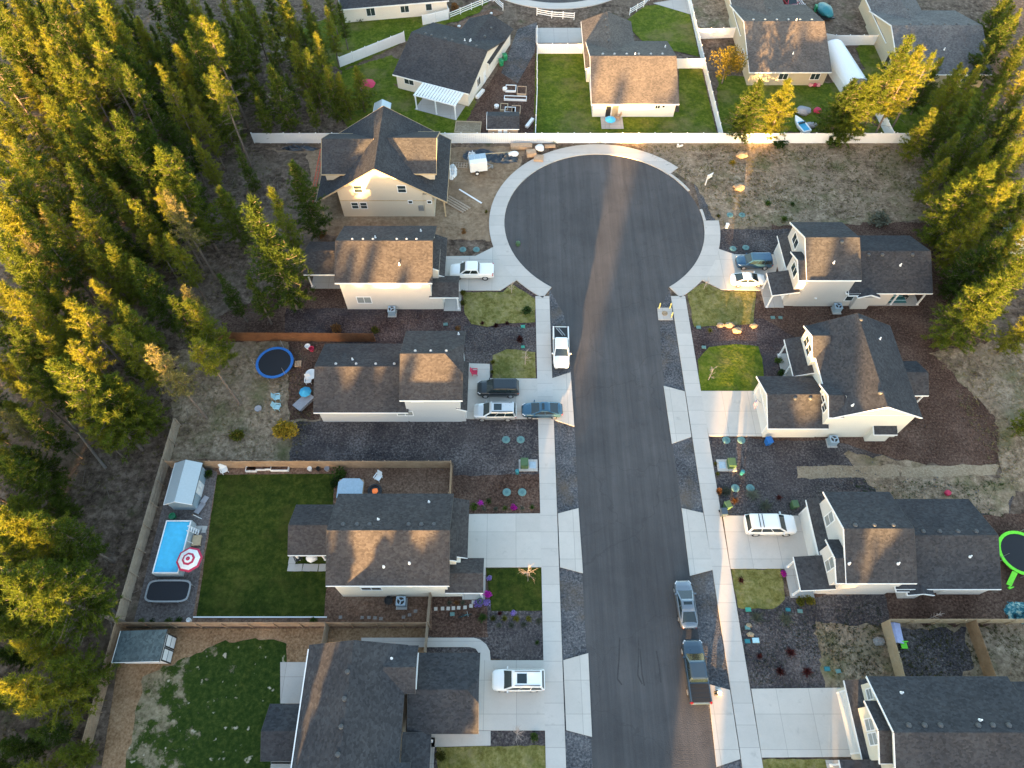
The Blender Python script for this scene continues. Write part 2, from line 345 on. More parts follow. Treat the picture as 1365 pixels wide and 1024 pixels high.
# ---------------------------------------------------------------- ground, roads, paving
def jag(pts, amp, step=.45):
    out = []
    for (a, b) in zip(pts, pts[1:]+pts[:1]):
        n = max(1, int(math.dist(a,b)/step))
        for k in range(n):
            t = k/n; x = a[0]+(b[0]-a[0])*t; y = a[1]+(b[1]-a[1])*t
            if amp: q = V((x*.8,y*.8,3.)); q2 = q*3.1; x += (noise.noise(q)+.5*noise.noise(q2))*amp; y += (noise.noise(q+V((9,4,2)))+.5*noise.noise(q2+V((3,8,5))))*amp
            out.append((x,y))
    return out
LAY = [0.]
def sheet(name, pts, m, amp=.25, z=None, world=False, kind='structure', label=None):
    p = pts if world else pol(pts)
    if amp: p = jag(p, amp)
    LAY[0] += .0015
    zz = LAY[0] if z is None else z
    mb = MB(); mb.add([(x,y,zz) for x,y in p], [tuple(range(len(p)))])
    return struct(mb.build(name, m), kind, label)
def pave(name, pts, m, z=.14, world=False):
    p = pts if world else pol(pts)
    mb = MB(); mb.prism(p, -.05, z); return struct(mb.build(name, m))
def rect(x0,x1,y0,y1): return [(x0,y0),(x1,y0),(x1,y1),(x0,y1)]

mb = MB(); g = 700.
mb.add([(-g,-g,0),(g,-g,0),(g,g,0),(-g,g,0)], [(0,1,2,3)]); struct(mb.build('ground', G_dirt))
# the street: parking strips, road, cul-de-sac, far cul-de-sac
CX, CY, CR = 12.8, 68.35, 13.85
arc = lambda r, a0, a1, n: [(CX+r*math.cos(R(a0+(a1-a0)*k/n)), CY+r*math.sin(R(a0+(a1-a0)*k/n))) for k in range(n+1)]
sheet('parking_strip', rect(4.85,7.3,-40,56.4), G_strip, 0, world=True)
sheet('parking_strip', rect(18.2,20.55,-40,56.4), G_strip, 0, world=True)
sheet('parking_strip', pol([(925,245),(946,268),(958,296),(936,296),(930,265)]), G_strip, 0, world=True)
LAY[0] += .004
stem = [(7.2,-60),(18.25,-60)]
rp = [(18.25,40),(18.25,46),(18.9,53),(20.4,56.4)]
road = stem+rp+arc(CR,-57,237,64)+[(5.0,56.2),(6.6,52.5),(7.2,46)]
mb = MB(); mb.add([(x,y,LAY[0]) for x,y in road], [tuple(range(len(road)))]); struct(mb.build('road', M_asph))
for pts in ([(826,850),(825,880),(823,905),(829,913)],[(851,850),(851,885),(850,900),(856,912)],[(875,868),(879,890),(881,910)],[(853,865),(856,900),(859,914)]):
    q = pol(pts); mb = MB()
    for (a, b) in zip(q, q[1:]):
        d = V((b[0]-a[0],b[1]-a[1],0)).normalized()*.07; mb.add([(a[0]-d.y,a[1]+d.x,LAY[0]+.004),(a[0]+d.y,a[1]-d.x,LAY[0]+.004),(b[0]+d.y,b[1]-d.x,LAY[0]+.004),(b[0]-d.y,b[1]+d.x,LAY[0]+.004)],[(0,1,2,3)])
    struct(mb.build('tyre_mark', VM('tyre_rubber_mark', [(.35,(.043,.042,.043)),(.65,(.06,.0585,.061))], 4., rough=.9)))
LAY[0] += .004
FX, FY = 8.3, 137.5
fr = 15.6
mb = MB(); mb.add([(FX+fr*math.cos(a*math.pi/24), FY+fr*math.sin(a*math.pi/24), LAY[0]) for a in range(48)], [tuple(range(48))]); struct(mb.build('road', M_asph))
LAY[0] = .016
# lots
sheet('dirt', [(350,200),(700,195),(690,240),(660,290),(655,320),(590,318),(400,312),(415,250),(410,205)], G_tan, .5)
sheet('ground_cover', [(840,190),(1240,189),(1235,290),(1180,300),(1055,300),(960,306),(930,250)], G_weed, .4)
sheet('mulch', [(1030,300),(1250,296),(1290,330),(1290,430),(1350,480),(1340,620),(1100,620),(960,590),(920,460),(1020,400)], G_mulch, .6)
sheet('ground_cover', [(1240,470),(1420,440),(1420,640),(1335,660),(1330,560)], G_weed, .8)
sheet('gravel', [(956,306),(1056,306),(1045,345),(975,342),(955,332)], G_gravel, .2)
sheet('gravel', [(918,425),(1018,425),(1060,450),(1040,520),(932,520)], G_purple, .2)
sheet('gravel', [(944,582),(1120,590),(1350,660),(1345,690),(1075,690),(962,690)], G_gravel, .3)
sheet('ground_cover', [(1120,600),(1345,640),(1345,690),(1180,672)], G_weed, .6)
sheet('path', [(1063,622),(1195,620),(1200,636),(1063,638)], G_sand, .25)
sheet('path', [(1200,624),(1330,618),(1330,634),(1202,637)], G_sand, .35)
sheet('mulch', [(1290,690),(1400,680),(1400,835),(1060,835),(1060,790),(1330,790)], G_mulch, .4)
sheet('gravel', [(975,800),(1180,792),(1200,925),(1000,922)], G_gravel, .3)
sheet('ground_cover', [(1085,830),(1400,832),(1400,925),(1100,920)], G_weed, .6)
sheet('dirt', [(1196,838),(1285,838),(1300,885),(1280,905),(1200,905)], G_gravel, .5)
sheet('mulch', [(380,380),(470,380),(470,412),(520,455),(300,458),(295,420)], G_mulch, .5)
sheet('gravel', [(380,412),(620,410),(622,380),(717,380),(717,506),(610,506),(610,462),(380,455)], G_purple, .2)
sheet('gravel', [(618,436),(716,436),(716,470),(655,500),(618,506)], G_gravel, .3)
sheet('ground_cover', [(232,470),(300,456),(420,452),(430,560),(400,615),(225,615)], G_weed, .8)
sheet('mulch', [(385,455),(440,455),(425,560),(385,560)], G_mulch, .3)
sheet('gravel', [(395,563),(722,557),(722,642),(605,640),(604,616),(385,615)], G_gravel, .25)
sheet('mulch', [(604,634),(722,632),(722,690),(604,690)], G_mulch, .2)
sheet('gravel', [(565,795),(727,812),(728,884),(565,870)], G_gravel, .2)
sheet('mulch', [(572,790),(650,790),(650,850),(572,850)], G_mulch, .2)
sheet('gravel', [(178,832),(232,615),(300,615),(262,832)], G_pea, 0)
sheet('bark_chips', [(262,612),(604,624),(604,665),(436,672),(436,838),(255,836),(290,630)], G_chip, 0)
sheet('bark_chips', [(430,700),(576,700),(576,840),(430,840)], G_chip, 0)
sheet('bark_ground', [(130,1060),(165,838),(570,838),(568,880),(400,900),(390,1100)], G_bark, 0)
sheet('gravel', [(575,970),(730,970),(731,1060),(575,1060)], G_gravel, 0)
# lawns
LAY[0] += .01
sheet('lawn', [(290,633),(446,632),(444,672),(432,822),(262,822)], G_lawn, .06)
sheet('lawn', [(648,758),(723,757),(725,814),(655,815)], G_lawn, .05)
sheet('lawn', [(192,903),(232,884),(262,872),(285,860),(330,852),(384,856),(384,900),(370,1060),(160,1060)], G_patch, .35)
sheet('lawn', [(583,996),(728,994),(729,1060),(583,1060)], G_dry, .15)
sheet('lawn', [(617,390),(670,390),(682,379),(713,398),(713,430),(668,432),(650,436),(628,433),(620,420)], G_dry, .12)
sheet('lawn', [(657,474),(675,466),(713,470),(714,505),(656,505)], G_dry, .12)
sheet('lawn', [(916,392),(937,377),(965,389),(1008,389),(1004,432),(985,434),(925,436)], G_dry, .12)
sheet('lawn', [(932,522),(930,480),(945,463),(980,459),(1010,462),(1016,480),(1020,522)], G_lawn2, .1)
sheet('lawn', [(974,760),(1042,758),(1046,800),(1030,812),(984,812)], G_dry, .2)
sheet('lawn', [(1015,1012),(1105,1012),(1105,1060),(1018,1060)], G_dry, .15)
sheet('lawn', [(714,72),(786,72),(790,140),(793,178),(707,178)], G_lawn2, 0)
sheet('lawn', [(788,150),(905,150),(905,92),(935,92),(955,178),(788,178)], G_lawn2, 0)
sheet('lawn', [(832,30),(860,8),(916,6),(932,76),(860,60)], G_lawn2, .1)
sheet('lawn', [(520,75),(640,120),(618,178),(470,178),(440,140),(455,95)], G_lawn2, .5)
sheet('lawn', [(400,40),(450,20),(590,20),(650,0),(640,18),(590,35),(455,95),(420,80)], G_lawn2, .6)
sheet('lawn', [(920,0),(1000,0),(985,45),(930,45)], G_weed, .3)
sheet('lawn', [(960,178),(955,100),(1120,112),(1175,178)], G_lawn2, .6)
sheet('lawn', [(1140,60),(1180,56),(1310,110),(1300,178),(1175,178)], G_lawn2, .6)
sheet('gravel', [(612,178),(690,50),(714,60),(712,178)], G_mulch, .2)
sheet('gravel', [(690,40),(716,30),(713,70),(690,112),(668,98)], G_strip, 0)
sheet('mulch', [(605,34),(655,12),(672,18),(640,30),(612,40)], G_chip, .1)
sheet('path', [(524,112),(528,116),(575,131),(572,126)], G_chip, 0)
sheet('road', [(-30,-10),(28,-10),(22,6),(-30,20)], M_asph, .2)
sheet('sidewalk', [(714,38),(774,38),(782,58),(714,58)], C_slab, 0)
sheet('sidewalk', [(870,5),(900,0),(920,0),(920,20)], C_slab, 0)
def ring(name, cx, cy, r0, r1, a0, a1, m, z=.14, n=40):
    mb = MB(); vs = []; fs = []
    for k in range(n+1):
        a = R(a0+(a1-a0)*k/n); c, s = math.cos(a), math.sin(a)
        for r, zz in ((r0,-.05),(r0,z),(r1,z),(r1,-.05)): vs.append((cx+r*c, cy+r*s, zz))
    for k in range(n):
        for j in range(4): fs.append((k*4+j, k*4+(j+1)%4, (k+1)*4+(j+1)%4, (k+1)*4+j))
    fs += [(0,1,2,3),(n*4+3,n*4+2,n*4+1,n*4)]
    mb.add(vs, fs); return struct(mb.build(name, m))
ring('sidewalk', CX, CY, CR+.02, 16.0, 43, 236.5, C_walk)
ring('sidewalk', CX, CY, CR+.02, 16.0, -56, 1, C_walk)
ring('curb', CX, CY, CR+.03, CR+.38, 26, 42.8, C_walk)
ring('curb', CX, CY, CR+.03, CR+.38, 1.2, 10, C_walk)
ring('sidewalk', FX, FY, fr+.03, fr+1.9, 190, 350, C_walk)
pave('sidewalk', rect(3.02,4.83,-40,55.3), C_walk, world=True)
pave('sidewalk', rect(20.57,22.4,-40,55.3), C_walk, world=True)
# driveways and their aprons
def drive(pts): return pave('driveway', pts, C_drive, .136)
drive([(592,342.5),(634,342),(658,330),(689,374),(667,388),(592,388)])
drive([(620,485),(653,486),(653,505),(716,505.5),(717.5,559),(620,559)])
drive([(618,686),(720,685),(723.5,756.5),(618,757)])
drive([(636,880.5),(726.5,880.5),(729,974),(636,974)])
drive([(951,330),(960,333.5),(979,340),(1040,340),(1027,388),(962,387),(936,374)])
drive([(932,522),(1022,522),(1022,582),(944.5,582)])
drive([(963.5,688),(1085,688),(1085,758.5),(973.5,758.5)])
drive([(1001,918.5),(1130,917),(1140,1009),(1015,1010)])
for a in ([(735.8,505),(760.5,497),(765.5,569),(737.8,560)], [(743.8,685),(771,678),(777,764.5),(746.5,756.5)], [(750.8,880.5),(784,871),(789,982.5),(754.8,973.5)],
          [(884.5,515),(912.5,522.5),(921.3,583),(895.5,592)], [(908.5,678),(937,684.5),(950,760),(919.5,768)], [(943,912),(972.5,920),(986.5,1012),(955,1022.5)]): pave('driveway_apron', a, C_drive, .132)
q = [(482,850.5),(632,850.5),(640,853),(648,859),(653,868),(654,881),(640,881),(639,872),(634,865),(626,863),(482,863)]
pave('sidewalk', q, C_walk, .12)
pave('sidewalk', [(575,979),(636,976),(636,974.5),(654,974.5),(654,994),(575,996)], C_walk, .12)
pave('patio', [(374,883),(409,883),(402,938),(374,938)], C_slab, .1)
pave('patio', [(362,1016),(392,1016),(392,1060),(355,1060)], C_slab, .1)
# parking pad for the barricades, edge of the pool yard
pave('concrete_pad', [(876,411),(895.5,411),(897,427),(877.5,427)], C_slab, .12)
mb = MB(); mb.box(*[at(258,823)[0],at(436,823)[0]],at(0,823)[1]-.06,at(0,823)[1]+.06,0,.12); struct(mb.build('lawn_edging', M_vinyl))

# ---------------------------------------------------------------- houses
class House:
    white = 'SWEN'
    def __init__(s, name, label, loc, wallm, roofm, rz=0, world=True, trim=None, cat='house'):
        s.root = thing(name, label, cat, loc, rz, 'houses along the two cul-de-sacs' if cat=='house' else None, world)
        s.wall = MB(); s.trim = MB(); s.drip = MB(); s.wm = wallm; s.rm = roofm; s.tm = trim or M_trim; s.roofs = []
    def gable(s, x0,x1,y0,y1,ze,zr,axis='x',oh=.4,clip=(0,0),name='roof',wall=True,wx=None,th=.17,ohr=None):
        ohr = oh if ohr is None else ohr
        if axis == 'x': P = lambda a,b,z: (a,b,z); a0,a1,b0,b1 = x0,x1,y0,y1
        else: P = lambda a,b,z: (b,a,z); a0,a1,b0,b1 = y0,y1,x0,x1
        bm = (b0+b1)/2; hw = (b1-b0)/2; dz = zr-ze; sl = dz/hw
        c0, c1 = clip
        r0 = P(a0+c0*hw,bm,zr); r1 = P(a1-c1*hw,bm,zr)
        f1 = [P(a0,b0,ze),P(a1,b0,ze)]; f2 = [P(a1,b1,ze),P(a0,b1,ze)]
        fs = []
        if c1:
            l1 = P(a1,b0+(1-c1)*hw,ze+(1-c1)*dz); h1 = P(a1,b1-(1-c1)*hw,ze+(1-c1)*dz)
            f1 += [l1]; f2 = [P(a1,b1,ze),P(a0,b1,ze)]; fs.append([l1,h1,r1])
        f1 += [r1,r0]
        g2 = [P(a1,b1,ze),P(a0,b1,ze)]
        if c0:
            l0 = P(a0,b0+(1-c0)*hw,ze+(1-c0)*dz); h0 = P(a0,b1-(1-c0)*hw,ze+(1-c0)*dz)
            f1 += [l0]; fs.append([h0,l0,r0]); g2 += [h0]
        g2 += [r0,r1]
        if c1: g2 += [h1]
        fs += [f1,g2]
        ed = []; mb = MB(); mb.slab(fs, th, ed)
        o = mb.build(name, s.rm, s.root); s.roofs.append(o)
        cx,cy = (x0+x1)/2,(y0+y1)/2
        for a,b in ed: s.edge(a,b,th,cx,cy)
        if wall:
            w0, w1 = a0+ohr, a1-ohr; v0, v1 = b0+oh, b1-oh
            zt = ze+sl*oh-th+.03; zp = zr-th+.03
            prof = [(v0,0),(v1,0),(v1,zt),(bm,zp),(v0,zt)]
            if c0 or c1:
                c = max(c0,c1); zc = ze+(1-c)*dz-th
                k = hw*c
                prof = [(v0,0),(v1,0),(v1,zt),(bm+k,zc),(bm-k,zc),(v0,zt)]
            n = len(prof)
            vs = [P(w0,b,z) for b,z in prof]+[P(w1,b,z) for b,z in prof]
            s.wall.add(vs, [tuple(range(n))[::-1], tuple(range(n,2*n))]+[(k,(k+1)%n,n+(k+1)%n,n+k) for k in range(n)])
        o_f = lambda x,y: ze+sl*(hw-abs((y if axis=='x' else x)-bm))
        return o, o_f
    def edge(s, a, b, th, cx, cy):
        a = V(a); b = V(b); d = V((0,0,-th/2)); mx, my = (a.x+b.x)/2-cx, (a.y+b.y)/2-cy
        side = ('S' if my < 0 else 'N') if abs(a.y-b.y) < .05 else (('W' if mx < 0 else 'E') if abs(a.x-b.x) < .05 else '-')
        if side in s.white: s.trim.beam(a+d, b+d, .05, th+.03)
        else: s.drip.beam(a+d, b+d, .03, th+.012)
    def shed(s, x0,x1,y0,y1,z00,z10,z11,z01,name='porch_roof',th=.15):
        ed = []; mb = MB(); mb.slab([[(x0,y0,z00),(x1,y0,z10),(x1,y1,z11),(x0,y1,z01)]], th, ed)
        o = mb.build(name, s.rm, s.root); s.roofs.append(o)
        for a,b in ed: s.edge(a,b,th,(x0+x1)/2,(y0+y1)/2)
        return o
    def box(s, x0,x1,y0,y1,z1,z0=0): s.wall.box(x0,x1,y0,y1,z0,z1)
    def on(s, side, pos):
        return {'S':lambda u,z,o:(u,pos-o,z),'N':lambda u,z,o:(u,pos+o,z),'W':lambda u,z,o:(pos-o,u,z),'E':lambda u,z,o:(pos+o,u,z)}[side]
    def bx(s, mb, f, u0,u1,z0,z1,o0,o1):
        a = f(u0,z0,o0); b = f(u1,z1,o1)
        mb.box(min(a[0],b[0]),max(a[0],b[0]),min(a[1],b[1]),max(a[1],b[1]),min(a[2],b[2]),max(a[2],b[2]))
    def win(s, side, pos, u, z, w=1.5, h=1.2, n=2, cross=False, glass=None, frame=None):
        f = s.on(side,pos); mb = MB(); t = .09
        u0,u1,z0,z1 = u-w/2,u+w/2,z-h/2,z+h/2
        for q in ((u0-t,u1+t,z0-t,z0),(u0-t,u1+t,z1,z1+t),(u0-t,u0,z0,z1),(u1,u1+t,z0,z1)): s.bx(mb,f,*q,-.02,.06)
        for k in range(1,n): uu = u0+w*k/n; s.bx(mb,f,uu-.03,uu+.03,z0,z1,-.02,.05)
        if cross: s.bx(mb,f,u0,u1,z-.025,z+.025,-.02,.045)
        o = mb.build('window', frame or M_vinyl, s.root)
        mb = MB(); s.bx(mb,f,u0+.004,u1-.004,z0+.004,z1-.004,-.02,.022)
        mb.build('pane', glass or M_glass, o); return o
    def door(s, side, pos, u, w=.95, h=2.05, m=None):
        f = s.on(side,pos); mb = MB()
        s.bx(mb,f,u-w/2,u+w/2,.05,h,-.02,.05)
        d = mb.build('door', m or M_trim, s.root)
        mb = MB(); s.bx(mb,f,u+w/2-.14,u+w/2-.08,.95,1.05,.05,.1); mb.build('handle', M_dark, d)
    def garage(s, side, pos, u, w=4.9, h=2.2, m=None):
        f = s.on(side,pos); mb = MB()
        for k in range(4):
            s.bx(mb,f,u-w/2,u+w/2,.04+k*h/4,.02+(k+1)*h/4,-.02,.05)
        s.bx(mb,f,u-w/2+.01,u+w/2-.01,.04,h,-.02,.035)
        g = mb.build('garage_door', m or M_garage, s.root)
        for a,b,c,d in ((u-w/2-.14,u-w/2,0,h+.14),(u+w/2,u+w/2+.14,0,h+.14),(u-w/2,u+w/2,h,h+.14)): s.bx(s.trim,f,a,b,c,d,-.02,.07)
    def post(s, x, y, z1, z0=0., w=.16, m=None, name='porch_post'):
        mb = MB(); mb.box(x-w/2,x+w/2,y-w/2,y+w/2,z0,z1); mb.box(x-w*.8,x+w*.8,y-w*.8,y+w*.8,z0,z0+.15); mb.box(x-w*.75,x+w*.75,y-w*.75,y+w*.75,z1-.15,z1-.02)
        mb.build(name, m or M_vinyl, s.root)
    def vents(s, roof, pts, m=None):
        o, f = roof
        for x,y in pts:
            z = f(x,y); mb = MB(); q = .16 if m is M_ventw else .22; mb.lathe([(q,-.1),(q,.1),(q*.7,.19),(.0,.21)], (x,y,z), 8); mb.build('roof_vent', m or M_vent, o)
    def pipes(s, roof, pts):
        o, f = roof
        for x,y in pts:
            z = f(x,y); mb = MB(); mb.cyl((x,y,z-.1),(x,y,z+.35),.07,n=8); mb.lathe([(.15,-.06),(.13,.06),(.08,.12)], (x,y,z), 8); mb.build('vent_pipe', M_white, o)
    def slab(s, x0,x1,y0,y1,z=.12,name='porch_slab'):
        MB().box(x0,x1,y0,y1,0,z).build(name, C_slab, s.root)
    def done(s):
        s.wall.build('wall', s.wm, s.root); s.trim.build('fascia', s.tm, s.root)
        if s.drip.v: s.drip.build('drip_edge', M_drip, s.root)
M_drip = PM('dark_drip_edge', (.05,.047,.046), .6)
W_cream = siding('pinkish_cream_siding', (.72,.64,.565)); W_grey = siding('pale_grey_siding', (.50,.515,.53)); W_tan = siding('bare_tan_siding', (.62,.535,.425))
W_warm = siding('warm_white_siding', (.80,.745,.645)); W_r1 = siding('greige_siding', (.58,.54,.505)); W_r3 = siding('light_greige_siding', (.66,.625,.59))
W_r4 = siding('cream_white_siding', (.72,.655,.53)); W_t2 = siding('ivory_siding', (.8,.735,.65)); W_t3 = siding('beige_siding', (.54,.46,.335))

House.white = 'S'
# L1: second house on the left
h = House('house', 'two storey pinkish cream house with brown roof beside the white pickup driveway', (-15,57.5,0), W_cream, S_brown)
r = h.gable(-21.4,-9.6,52.85,62.2,5.7,8.03,'x'); N_ = 8
h.vents(r, [(x,57.9) for x in (-19.4,-18.1,-16.9)]+[(x,57.9) for x in (-14.0,-12.8,-11.6)],M_ventw); h.pipes(r, [(-13.6,54.9),(-16.7,58.4),(-11.4,60.5)])
h.gable(-26.5,-20.6,56.7,62.3,2.7,4.1,'x',.35,name='porch_roof',wall=False)
h.slab(-26.2,-21,56.6,62.1,.1,'patio_slab')
for x in (-26.1,): 
    for y in (57.,62.): h.post(x,y,2.7)
h.box(-20.8,-8.75,53.27,56.2,2.75); h.box(-20.9,-9.0,56.2,61.7,2.9)
h.shed(-10.1,-8.55,56.3,62.9,3.5,2.75,2.75,3.5,'garage_roof')
h.box(-10.2,-9.25,55.9,60.6,4.6); h.shed(-10.15,-9.1,55.8,60.8,5.1,4.6,4.6,5.1,'bump_roof')
h.gable(-10.3,-6.65,53.05,56.55,2.65,3.5,'x',.3,name='porch_roof',wall=False)
h.slab(-8.7,-6.55,52.95,56.2); h.post(-6.85,53.3,2.65); h.post(-6.85,56.2,2.65)
h.win('S',53.25,-18.55,1.95,1.7,1.15,glass=M_blind); h.win('S',53.25,-15.2,5.0,.95,.4,1)
h.garage('E',-9.0,59.3); h.door('E',-8.75,54.8); h.done()

House.white = 'S'
# L2: grey house with a low rear wing
h = House('house', 'grey house with low rear wing and taller front block beside the blue trampoline yard', (-14,41.3,0), W_grey, S_brown)
r = h.gable(-22.2,-11.6,36.6,45.95,2.9,5.2,'x'); h.vents(r, [(x,41.75) for x in (-19.9,-17.6,-15.4,-13.3)],M_ventw); h.pipes(r, [(-18.2,42.6)])
r = h.gable(-12.2,-5.35,36.6,45.85,5.65,7.9,'x',clip=(0,.42)); h.vents(r, [(x,41.7) for x in (-10.6,-8.9,-7.2)],M_ventw); h.pipes(r, [(-6.1,45.1)])
h.box(-12,-5.3,37.05,43.,2.8); h.shed(-6.2,-5.05,36.9,43.4,3.3,2.75,2.75,3.3,'garage_roof')
h.win('S',37.0,-12.1,2.05,1.7,.9,glass=M_blind); h.win('S',37.0,-10.4,5.05,1.2,.55)
h.win('E',-5.75,44.4,4.4,1.1,1.2); h.door('E',-5.75,44.,.95,2.05,M_dark); h.garage('E',-5.3,40); h.done()

House.white = 'S'
# L3: big house with the fenced pool yard
h = House('house', 'cream house with sun streaked brown roof facing the green fenced lawn', (-11.5,21.2,0), W_warm, S_brown)
r = h.gable(-17.4,-5.85,16.72,25.9,5.6,7.9,'x'); h.vents(r, [(x,22.) for x in (-16.0,-14.7,-13.5,-9.8,-8.6,-7.4)]); h.pipes(r, [(-12.8,22.6),(-12.0,18.3),(-9.6,18.6),(-8.2,24.8)])
h.gable(-22.4,-17.0,20.5,25.85,2.7,4.05,'x',.35,name='porch_roof',wall=False)
h.slab(-22.0,-17.05,21.3,25.6,.1,'patio_slab'); h.post(-22.0,20.9,2.7); h.post(-22.0,25.5,2.7); h.post(-19.3,20.9,2.7)
h.box(-16.9,-5.0,17.14,19.4,2.75); h.box(-16.9,-5.1,19.4,25.6,2.9)
h.shed(-6.2,-4.45,20.2,26.3,3.6,2.75,2.75,3.6,'garage_roof')
h.box(-6.3,-5.5,19.5,22.2,4.7); h.shed(-6.2,-5.35,19.3,22.4,5.2,4.85,4.85,5.2,'bump_roof')
h.gable(-6.5,-2.8,16.8,20.25,2.65,3.5,'x',.3,name='porch_roof',wall=False)
h.slab(-5.0,-2.7,16.8,20.1); h.post(-3.05,17.1,2.65); h.post(-3.05,20.,2.65)
h.win('S',17.12,-13.6,3.2,1.9,.9,2,glass=M_glass); h.garage('E',-5.1,23.1); h.door('E',-5.0,18.3)
mb = MB(); mb.lathe([(.02,-.2),(.3,0),(.33,.08),(.05,.1)], (-17.15,17.3,5.0), 12); mb.cyl((-17.1,17.3,4.9),(-16.9,17.4,4.7),.04); mb.build('satellite_dish', M_grey, h.root); h.done()

House.white = '-'
# L4: house at the bottom left, ridge running away from the viewer
h = House('house', 'large charcoal roofed house at the bottom edge beside the patchy fenced lawn', (-13.3,3,0), W_cream, S_dark)
r = h.gable(-18.2,-9.35,-9,11.55,5.35,7.6,'y'); h.vents(r, [(-14.0,y) for y in (9.0,6.9,4.8,2.8,.8)]); h.pipes(r, [(-10.6,10.3),(-15.4,1.5)])
h.gable(-11.2,-8.4,7.55,11.5,5.35,6.4,'x',.35,name='cross_gable',wall=False); h.box(-10.,-8.8,7.9,11.1,5.25)
h.gable(-13.2,-8.4,-4.2,2.3,5.35,6.9,'x',.35,name='cross_gable',wall=False); h.box(-10.,-8.8,-3.8,1.9,5.25)
h.gable(-9.2,-2.95,4.6,11.3,2.9,4.6,'x',.4,(0,.3),'garage_roof'); h.shed(-9.5,-7.1,-6,4.7,3.5,2.75,2.75,3.5)
h.gable(-21.7,-17.8,2.5,7.0,2.7,3.85,'x',.35,name='porch_roof',wall=False)
for y in (2.8,6.7): h.post(-21.4,y,2.7)
for y in (4.2,1.2): h.post(-7.3,y,2.7)
h.slab(-21.6,-17.8,2.4,7.2,.1,'patio_slab'); h.slab(-9,-7.0,-6,4.5)
for x,y0,y1 in ((-8.38,7.9,10.9),(-18.22,-2,11.2)): h.trim.beam((x,y0,5.3),(x,y1,5.3),.12,.12)
h.garage('E',-3.35,8.1); h.win('W',-17.8,9,1.6,1.8,1.9); h.done()

House.white = 'SWEN'
# L0: house under construction
h = House('house', 'unfinished tan house with steep dark roof and bare side porches near the utility trailer', (-18,75.5,0), W_tan, S_dark, trim=M_lumber)
r = h.gable(-26.7,-8.85,69.1,81.7,3.1,8.85,'y',oh=3.2,ohr=.42)
h.gable(-25.6,-18.6,71.4,79.6,5.9,8.35,'x',.25,name='dormer_roof',wall=False); h.box(-25.2,-20,71.75,79.3,5.9,4.6)
h.wall.add([(-25.2,71.75,5.7),(-25.2,79.3,5.7),(-25.2,75.5,8.0),(-20,71.75,5.7),(-20,79.3,5.7),(-20,75.5,8.0)],[(0,1,2),(3,5,4),(0,2,5,3),(1,4,5,2)])
h.gable(-17.0,-10.15,71.5,80.0,5.9,8.3,'x',.25,name='dormer_roof',wall=False); h.box(-15,-10.5,71.85,79.6,5.9,4.6)
h.wall.add([(-15,71.85,5.7),(-15,79.6,5.7),(-15,75.7,8.0),(-10.5,71.85,5.7),(-10.5,79.6,5.7),(-10.5,75.7,8.0)],[(0,2,1),(3,4,5),(0,3,5,2),(1,2,5,4)])
h.box(-12.1,-10.8,69.52,81,4.05)
for x in (-26.3,-9.3):
    for y in (69.6,75.5,81.2): h.post(x,y,3.0,0,.18,M_lumber)
for u,z in ((-20.6,5.1),(-14.75,5.1)): h.win('S',69.51,u,z,1.05,1.15,1,True)
h.win('S',69.51,-21.6,2.1,.85,1.05,1,True); h.win('S',69.51,-20.4,2.1,.85,1.05,1,True)
for u in (-13.9,-11.3): h.win('S',69.51,u,2.75,.5,.45,1)
mb = MB(); mb.box(-12.9,-12.2,69.40,69.5,1.2,2.1); mb.box(-12.8,-12.3,69.36,69.42,1.3,2.0); mb.build('meter_box', M_grey, h.root)
h.trim.beam((-23.5,69.49,3.0),(-10.6,69.49,3.0),.03,.12); h.done()

House.white = 'SW'
# R1
h = House('house', 'greige two storey house with long rear wing behind the dark blue suv driveway', (43,58,0), W_r1, S_dark)
r = h.gable(35.65,42.3,53.35,62.95,5.6,7.95,'x'); h.vents(r,[(40.1,57.6)]); h.pipes(r,[(39.0,55.3)])
h.gable(41.6,52.4,53.5,63.2,2.9,5.3,'x',.4,wall=False); h.box(41.9,48,53.9,62.8,2.85); h.box(48,51.9,57.2,62.8,2.85)
r2 = h.roofs[-1]; f2 = lambda x,y: 2.9+.495*(4.85-abs(y-58.35)); h.vents((r2,f2),[(x,57.9) for x in (44.6,46.3,50.1)]); h.pipes((r2,f2),[(48.5,56.7)])
h.box(34.85,43.5,53.8,58.,2.8); h.box(35.4,36.1,57.5,62.6,2.8)
h.gable(34.7,37.2,53.38,58.0,5.57,6.6,'x',.35,name='cross_gable',wall=False); h.box(35.0,37,53.85,57.6,5.55)
h.wall.add([(35.0,53.85,5.5),(35.0,57.6,5.5),(35.0,55.7,6.44),(37,53.85,5.5),(37,57.6,5.5),(37,55.7,6.44)],[(0,2,1),(3,4,5)])
h.shed(35.0,36.2,57.4,63.25,2.8,3.45,3.45,2.8,'garage_roof'); h.shed(32.4,35.6,53.3,56.95,2.75,3.4,3.4,2.75)
h.slab(32.4,34.8,53.5,56.9); h.post(32.65,53.6,2.7); h.post(32.65,56.6,2.7)
h.box(43.2,45.3,53.3,54.2,2.3); h.gable(43.0,45.8,52.95,55.2,2.75,3.3,'y',.2,name='bay_roof',wall=False); h.shed(41.9,43.3,53.25,54.3,2.8,2.8,3.3,3.3,'bay_roof')
h.slab(45.6,52.2,53.8,57.2,.1,'patio_slab'); h.post(52.0,54.0,2.75); h.post(48.6,54.0,2.75)
h.win('W',35.0,55.8,4.7,1.7,1.2); h.win('W',36.05,60.4,4.9,1.8,1.3); h.win('S',53.8,42.6,1.6,.9,.9,1); h.garage('W',35.4,60.2,4.9,2.2); h.door('W',34.85,55.2)
mb = MB(); mb.lathe([(.16,-.02),(.16,.05),(.05,.07)],(38.3,53.72,1.7),10); mb.build('wall_lamp',M_white,h.root); h.done()

